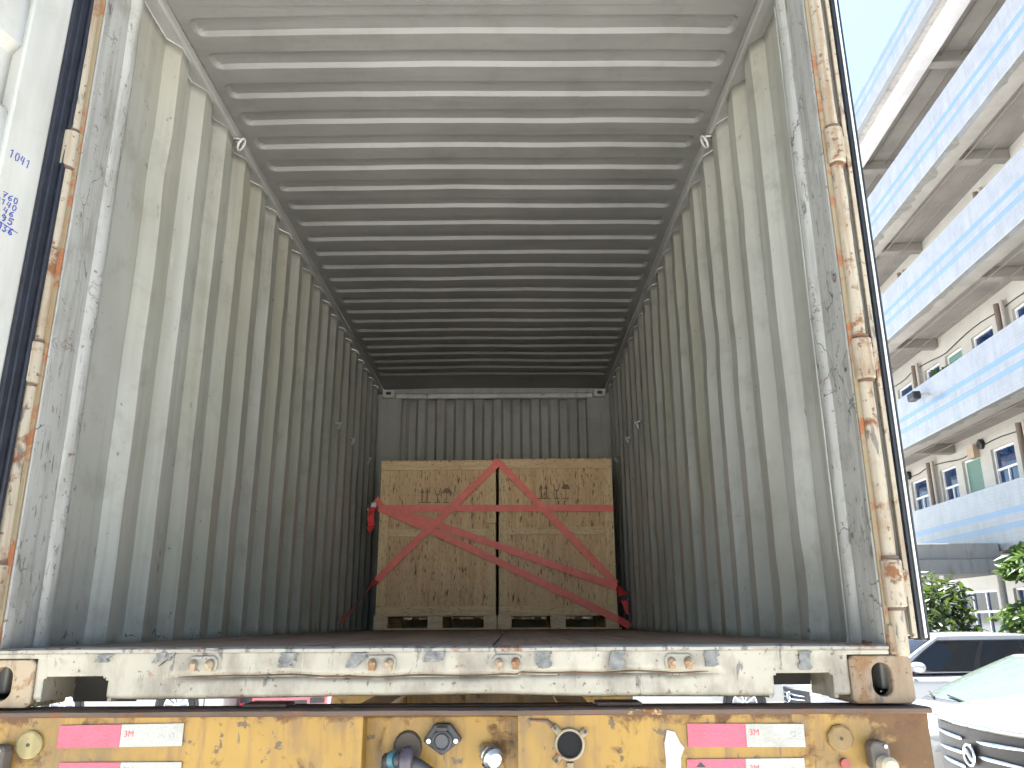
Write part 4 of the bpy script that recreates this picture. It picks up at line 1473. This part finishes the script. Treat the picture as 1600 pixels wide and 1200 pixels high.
        for dx in (wsx + .28, wsx + 1.42, wsx + 2.35):
            MB().box(dx, dx + .006, *sorted((s * (hw - .02), s * (hw + .0045))), .34, belt - .14).build('door_seam', M_black, c)
        # mirror
        if s not in mirrors:
            continue
        mx = wsx + .42
        mb_ = MB()
        rows = []
        for i in range(9):
            a = i / 8
            rad = .085 * (max(0.0, 1 - (2 * a - 1) ** 6)) ** .35 + .004
            rows.append([(mx + .09 * cos(q * pi / 6) * (rad / .089), s * (hw * .96 + .03 + .22 * a), belt + .10 + .075 * sin(q * pi / 6) * (rad / .089)) for q in range(13)])
        mb_.grid(rows)
        mi = mb_.build('mirror', paint, c, smooth='all')
        MB().tube([(mx + .02, s * hw * .93, belt + .02), (mx + .01, s * (hw + .06), belt + .045)], .03, 8).build('mirror_foot', M_black, mi, smooth=True)
    # wheels
    for wx in (.88, L - .92):
        for s in (-1, 1):
            y0 = s * (hw - .10)
            ar = MB().lathe([(.30, 0), (.40, .005), (.40, -.12)], lambda a, b, d: (wx + a, s * (hw + .012 + d), .35 + b), 30)
            ar.build('wheel_arch', M_black, c, smooth=True)
            t = MB().lathe([(.23, .08), (.26, .10), (.33, .10), (.35, .07), (.35, -.12)], lambda a, b, d: (wx + a, y0 + s * (d + .035), .35 + b), 32).build('wheel', M_tyre, c, smooth=True)
            MB().lathe([(.0, .06), (.232, .055)], lambda a, b, d: (wx + a, y0 + s * (d + .0), .35 + b), 24).build('wheel_disc', M_black, t)
            sp = MB()
            for q in range(10):
                a = 2 * pi * q / 10
                sp.tube([(wx + .04 * cos(a), y0 + s * .105, .35 + .04 * sin(a)), (wx + .22 * cos(a), y0 + s * .115, .35 + .22 * sin(a))], [.024, .018], 6)
            sp.tube([(wx + .222 * cos(q * .2618), y0 + s * .115, .35 + .222 * sin(q * .2618)) for q in range(24)], .015, 6, closed=True)
            sp.build('rim', M_alloy, t, smooth=True)
    # front: grille, lamps, plate
    def front(y, z, o=.006):
        return (bow(y, 0) - o, y, z)
    gr = MB().grid([[front(y, z, .010) for y in [-.62 + 1.24 * q / 16 for q in range(17)]] for z in [gz[0] + (hood * gz[1] - gz[0]) * q / 4 for q in range(5)]]).build('grille', M_black, c, smooth='all')
    nb = 4 if grille == 'bars' else 3
    for k in range(nb):
        z = gz[0] + .03 + (hood * gz[1] - gz[0] - .06) * (k + .5) / nb
        for s in (-1, 1):
            w0, w1 = (.10, .60 - .04 * (nb - k)) if grille == 'bars' else (.03, .52)
            MB().tube([(lambda p: p)(front(s * (w0 + (w1 - w0) * q / 8), z + (.012 * (q / 8) if k % 2 else -.006 * q / 8), .022)) for q in range(9)], [.010, .0135, .014, .014, .014, .013, .012, .010, .006], 8).build('grille_bar', M_chrome, gr, smooth='all')
    MB().tube([front(-.63 + 1.26 * q / 16, hood * (gz[1] + .02), .014) for q in range(17)], .009, 6).build('grille_rim', M_chrome, gr, smooth='all')
    # ring emblem with an S-shaped swash
    ez = gz[0] + .03 + (hood * gz[1] - gz[0] - .06) * .62
    em = MB()
    em.tube([(bow(0, 0) - .036, .066 * cos(q * pi / 12), ez + .066 * sin(q * pi / 12)) for q in range(24)], .010, 8, closed=True)
    em.tube([(-.036, .055 * cos(a_), ez + .030 * sin(a_ * 2) * 1.0) for a_ in [pi * q / 12 for q in range(13)]], [.006 + .008 * sin(pi * q / 12) for q in range(13)], 8)
    em.build('emblem', M_chrome, gr, smooth='all')
    MB().lathe([(.0, 0), (.062, 0)], lambda a, b, d: (-.030, a, ez + b), 24).build('emblem_back', plain('emblem_dark', (.03, .035, .04), .3, local=True), gr)
    for s in (-1, 1):
        ys_ = [s * (.63 + (hw * .90 - .63) * q / 8) for q in range(9)]
        lp = MB().grid([[front(y, hood * (nose - .10) + hood * .14 * (z / 4) + .03 * (abs(y) - .63), .010) for y in ys_] for z in range(5)])
        # wrap onto the flank
        sec0 = []
        lo = lp.build('headlamp', M_lens, c, smooth='all')
        wrp = MB().grid([[(x + .235 * (1 - x), s * (smooth_interp(X, HW, x) + .010), hood * (nose - .11 + .05 * (x / .5)) + (.115 * (1 - (x / .52) ** 2) + .01) * (z / 3)) for x in [.0 + .48 * q / 8 for q in range(9)]] for z in range(4)])
        wrp.build('headlamp_wing', M_lens, lo, smooth='all')
        MB().tube([front(s * (.66 + .2 * q / 6), hood * (nose - .10) - .005, .016) for q in range(7)], .007, 6).build('lamp_strip', M_chrome, lo, smooth='all')
        MB().grid([[front(s * (.55 + .25 * q / 4), .36 + .1 * z / 2, .012) for q in range(5)] for z in range(3)]).build('fog_lamp', M_black, c, smooth='all')
        MB().box(L - .06 - .16, L - .16, *sorted((s * hw * .55, s * hw * .86)), .82, .95).build('tail_lamp', M_tail, c, bevel=.01)
    MB().grid([[front(-.5 + 1.0 * q / 8, .30 + .12 * z / 2, .012) for q in range(9)] for z in range(3)]).build('lower_intake', M_black, c, smooth='all')
    # wipers
    for s, y in ((1, -.35), (1, .30)):
        MB().tube([off(wsf(y / wb, .03), -.02, .02), off(wsf((y + .45) / wb, .10), -.02, .02)], .009, 6).build('wiper', M_black, c, smooth=True)
    return c

GP = 'cars parked nose-out by the building'
car('cream white car with wide chrome grille and round emblem, nearest to the trailer', (3.35, 3.82, -.06), 0, M_white1, L=4.75, W=1.88, H=1.70, hood=1.22, belt=1.17, nose=.885, gz=(.62, .855), grille='bars', group=GP)
car('white car with a pale reflecting windshield, second in the row', (3.36, 6.22, -.1), 0, M_white2, L=4.6, W=1.82, H=1.50, hood=1.00, belt=.98, wsx=1.05, wst=2.05, glass=M_sglass, grille='two', mirrors=(-1,), group=GP)
car('white car showing dark side windows and mirror, under the leafy shrub', (4.55, 11.38, -.1), 0, M_white3, L=4.65, W=1.86, H=1.61, hood=1.03, belt=1.04, wsx=1.15, wst=2.0, grille='two', group=GP)
car('white car whose spoked wheel shows in the right gap under the container', (.95, 14.6, -.1), 0, M_white2, L=4.4, W=1.8, H=1.5, hood=.98, belt=.98, grille='two', group='cars glimpsed under the container')
car('white car whose spoked wheel shows in the left gap under the container', (-9.0, 14.6, -.1), 0, M_white2, L=3.9, W=1.75, H=1.5, hood=.98, belt=.98, grille='two', group='cars glimpsed under the container')
car('red car glimpsed in the left gap under the container', (-4.2, 14.0, -.1), R(90), M_red, L=4.3, W=1.78, H=1.48, hood=.98, belt=.98, grille='two', group='cars glimpsed under the container')

# ------------------------------------------------------------------ trees
def tree(label, loc, h, cr, ch_, nleaf, ls, m, name, seed, low=.45):
    rnd = random.Random(seed)
    t = thing(name, label, 'tree', loc, 0)
    tr = MB()
    top = h - ch_ * .4
    tr.tube([(0, 0, 0), (.03, .02, h * .2), (-.02, .03, h * .45), (.02, 0, top)], [.07, .06, .05, .025], 10)
    cl = []
    for k in range(16):
        a = rnd.uniform(0, 2 * pi)
        rr = cr * rnd.uniform(.25, .95)
        zc_ = h - ch_ + ch_ * rnd.uniform(.05, .95)
        q = (rr * cos(a), rr * sin(a), zc_)
        cl.append((q, rnd.uniform(.22, .42) * cr * 1.1))
        z0 = min(top, zc_ * rnd.uniform(.5, .8))
        tr.tube([(0, 0, z0), (q[0] * .5, q[1] * .5, (z0 + zc_) / 2 + .05), q], [.03, .02, .008], 6)
    tr.build('trunk', M_bark, t, smooth=True)
    lf = MB()
    for k in range(nleaf):
        q, rad = rnd.choice(cl)
        d = Vector((rnd.gauss(0, 1), rnd.gauss(0, 1), rnd.gauss(0, 1))).normalized() * rad * rnd.random() ** .45
        p = Vector(q) + d
        ax = (Vector((rnd.gauss(0, 1), rnd.gauss(0, 1), rnd.gauss(-.3, .6)))).normalized()
        s = ax.orthogonal().normalized()
        s = (Matrix.Rotation(rnd.uniform(0, 6.28), 3, ax) @ s)
        n_ = ax.cross(s)
        l = ls * rnd.uniform(.6, 1.25)
        wd = l * .20
        lf.add([p, p + ax * l * .35 + s * wd + n_ * l * .04, p + ax * l * .75 + s * wd * .7, p + ax * l - n_ * l * .12, p + ax * l * .75 - s * wd * .7, p + ax * l * .35 - s * wd + n_ * l * .04], [(0, 1, 2, 3), (0, 3, 4, 5)])
    lf.build('crown', m, t, keep=True)
    return t
tree('dark leafy small tree standing behind the third white car', (7.75, 13.4, -.1), 2.42, 1.05, 1.4, 1500, .20, M_leaf, 'small_tree', 3)
tree('light green small tree at the right, beside the drain pipe', (9.62, 12.35, -.1), 3.1, .85, 1.5, 1900, .24, M_leaf2, 'small_tree', 5)
tree('potted green plant on the third floor gallery', (12.16, 19.0, 6.6), 1.95, .42, .9, 420, .22, M_leaf2, 'potted_plant', 9)['category'] = 'plant'
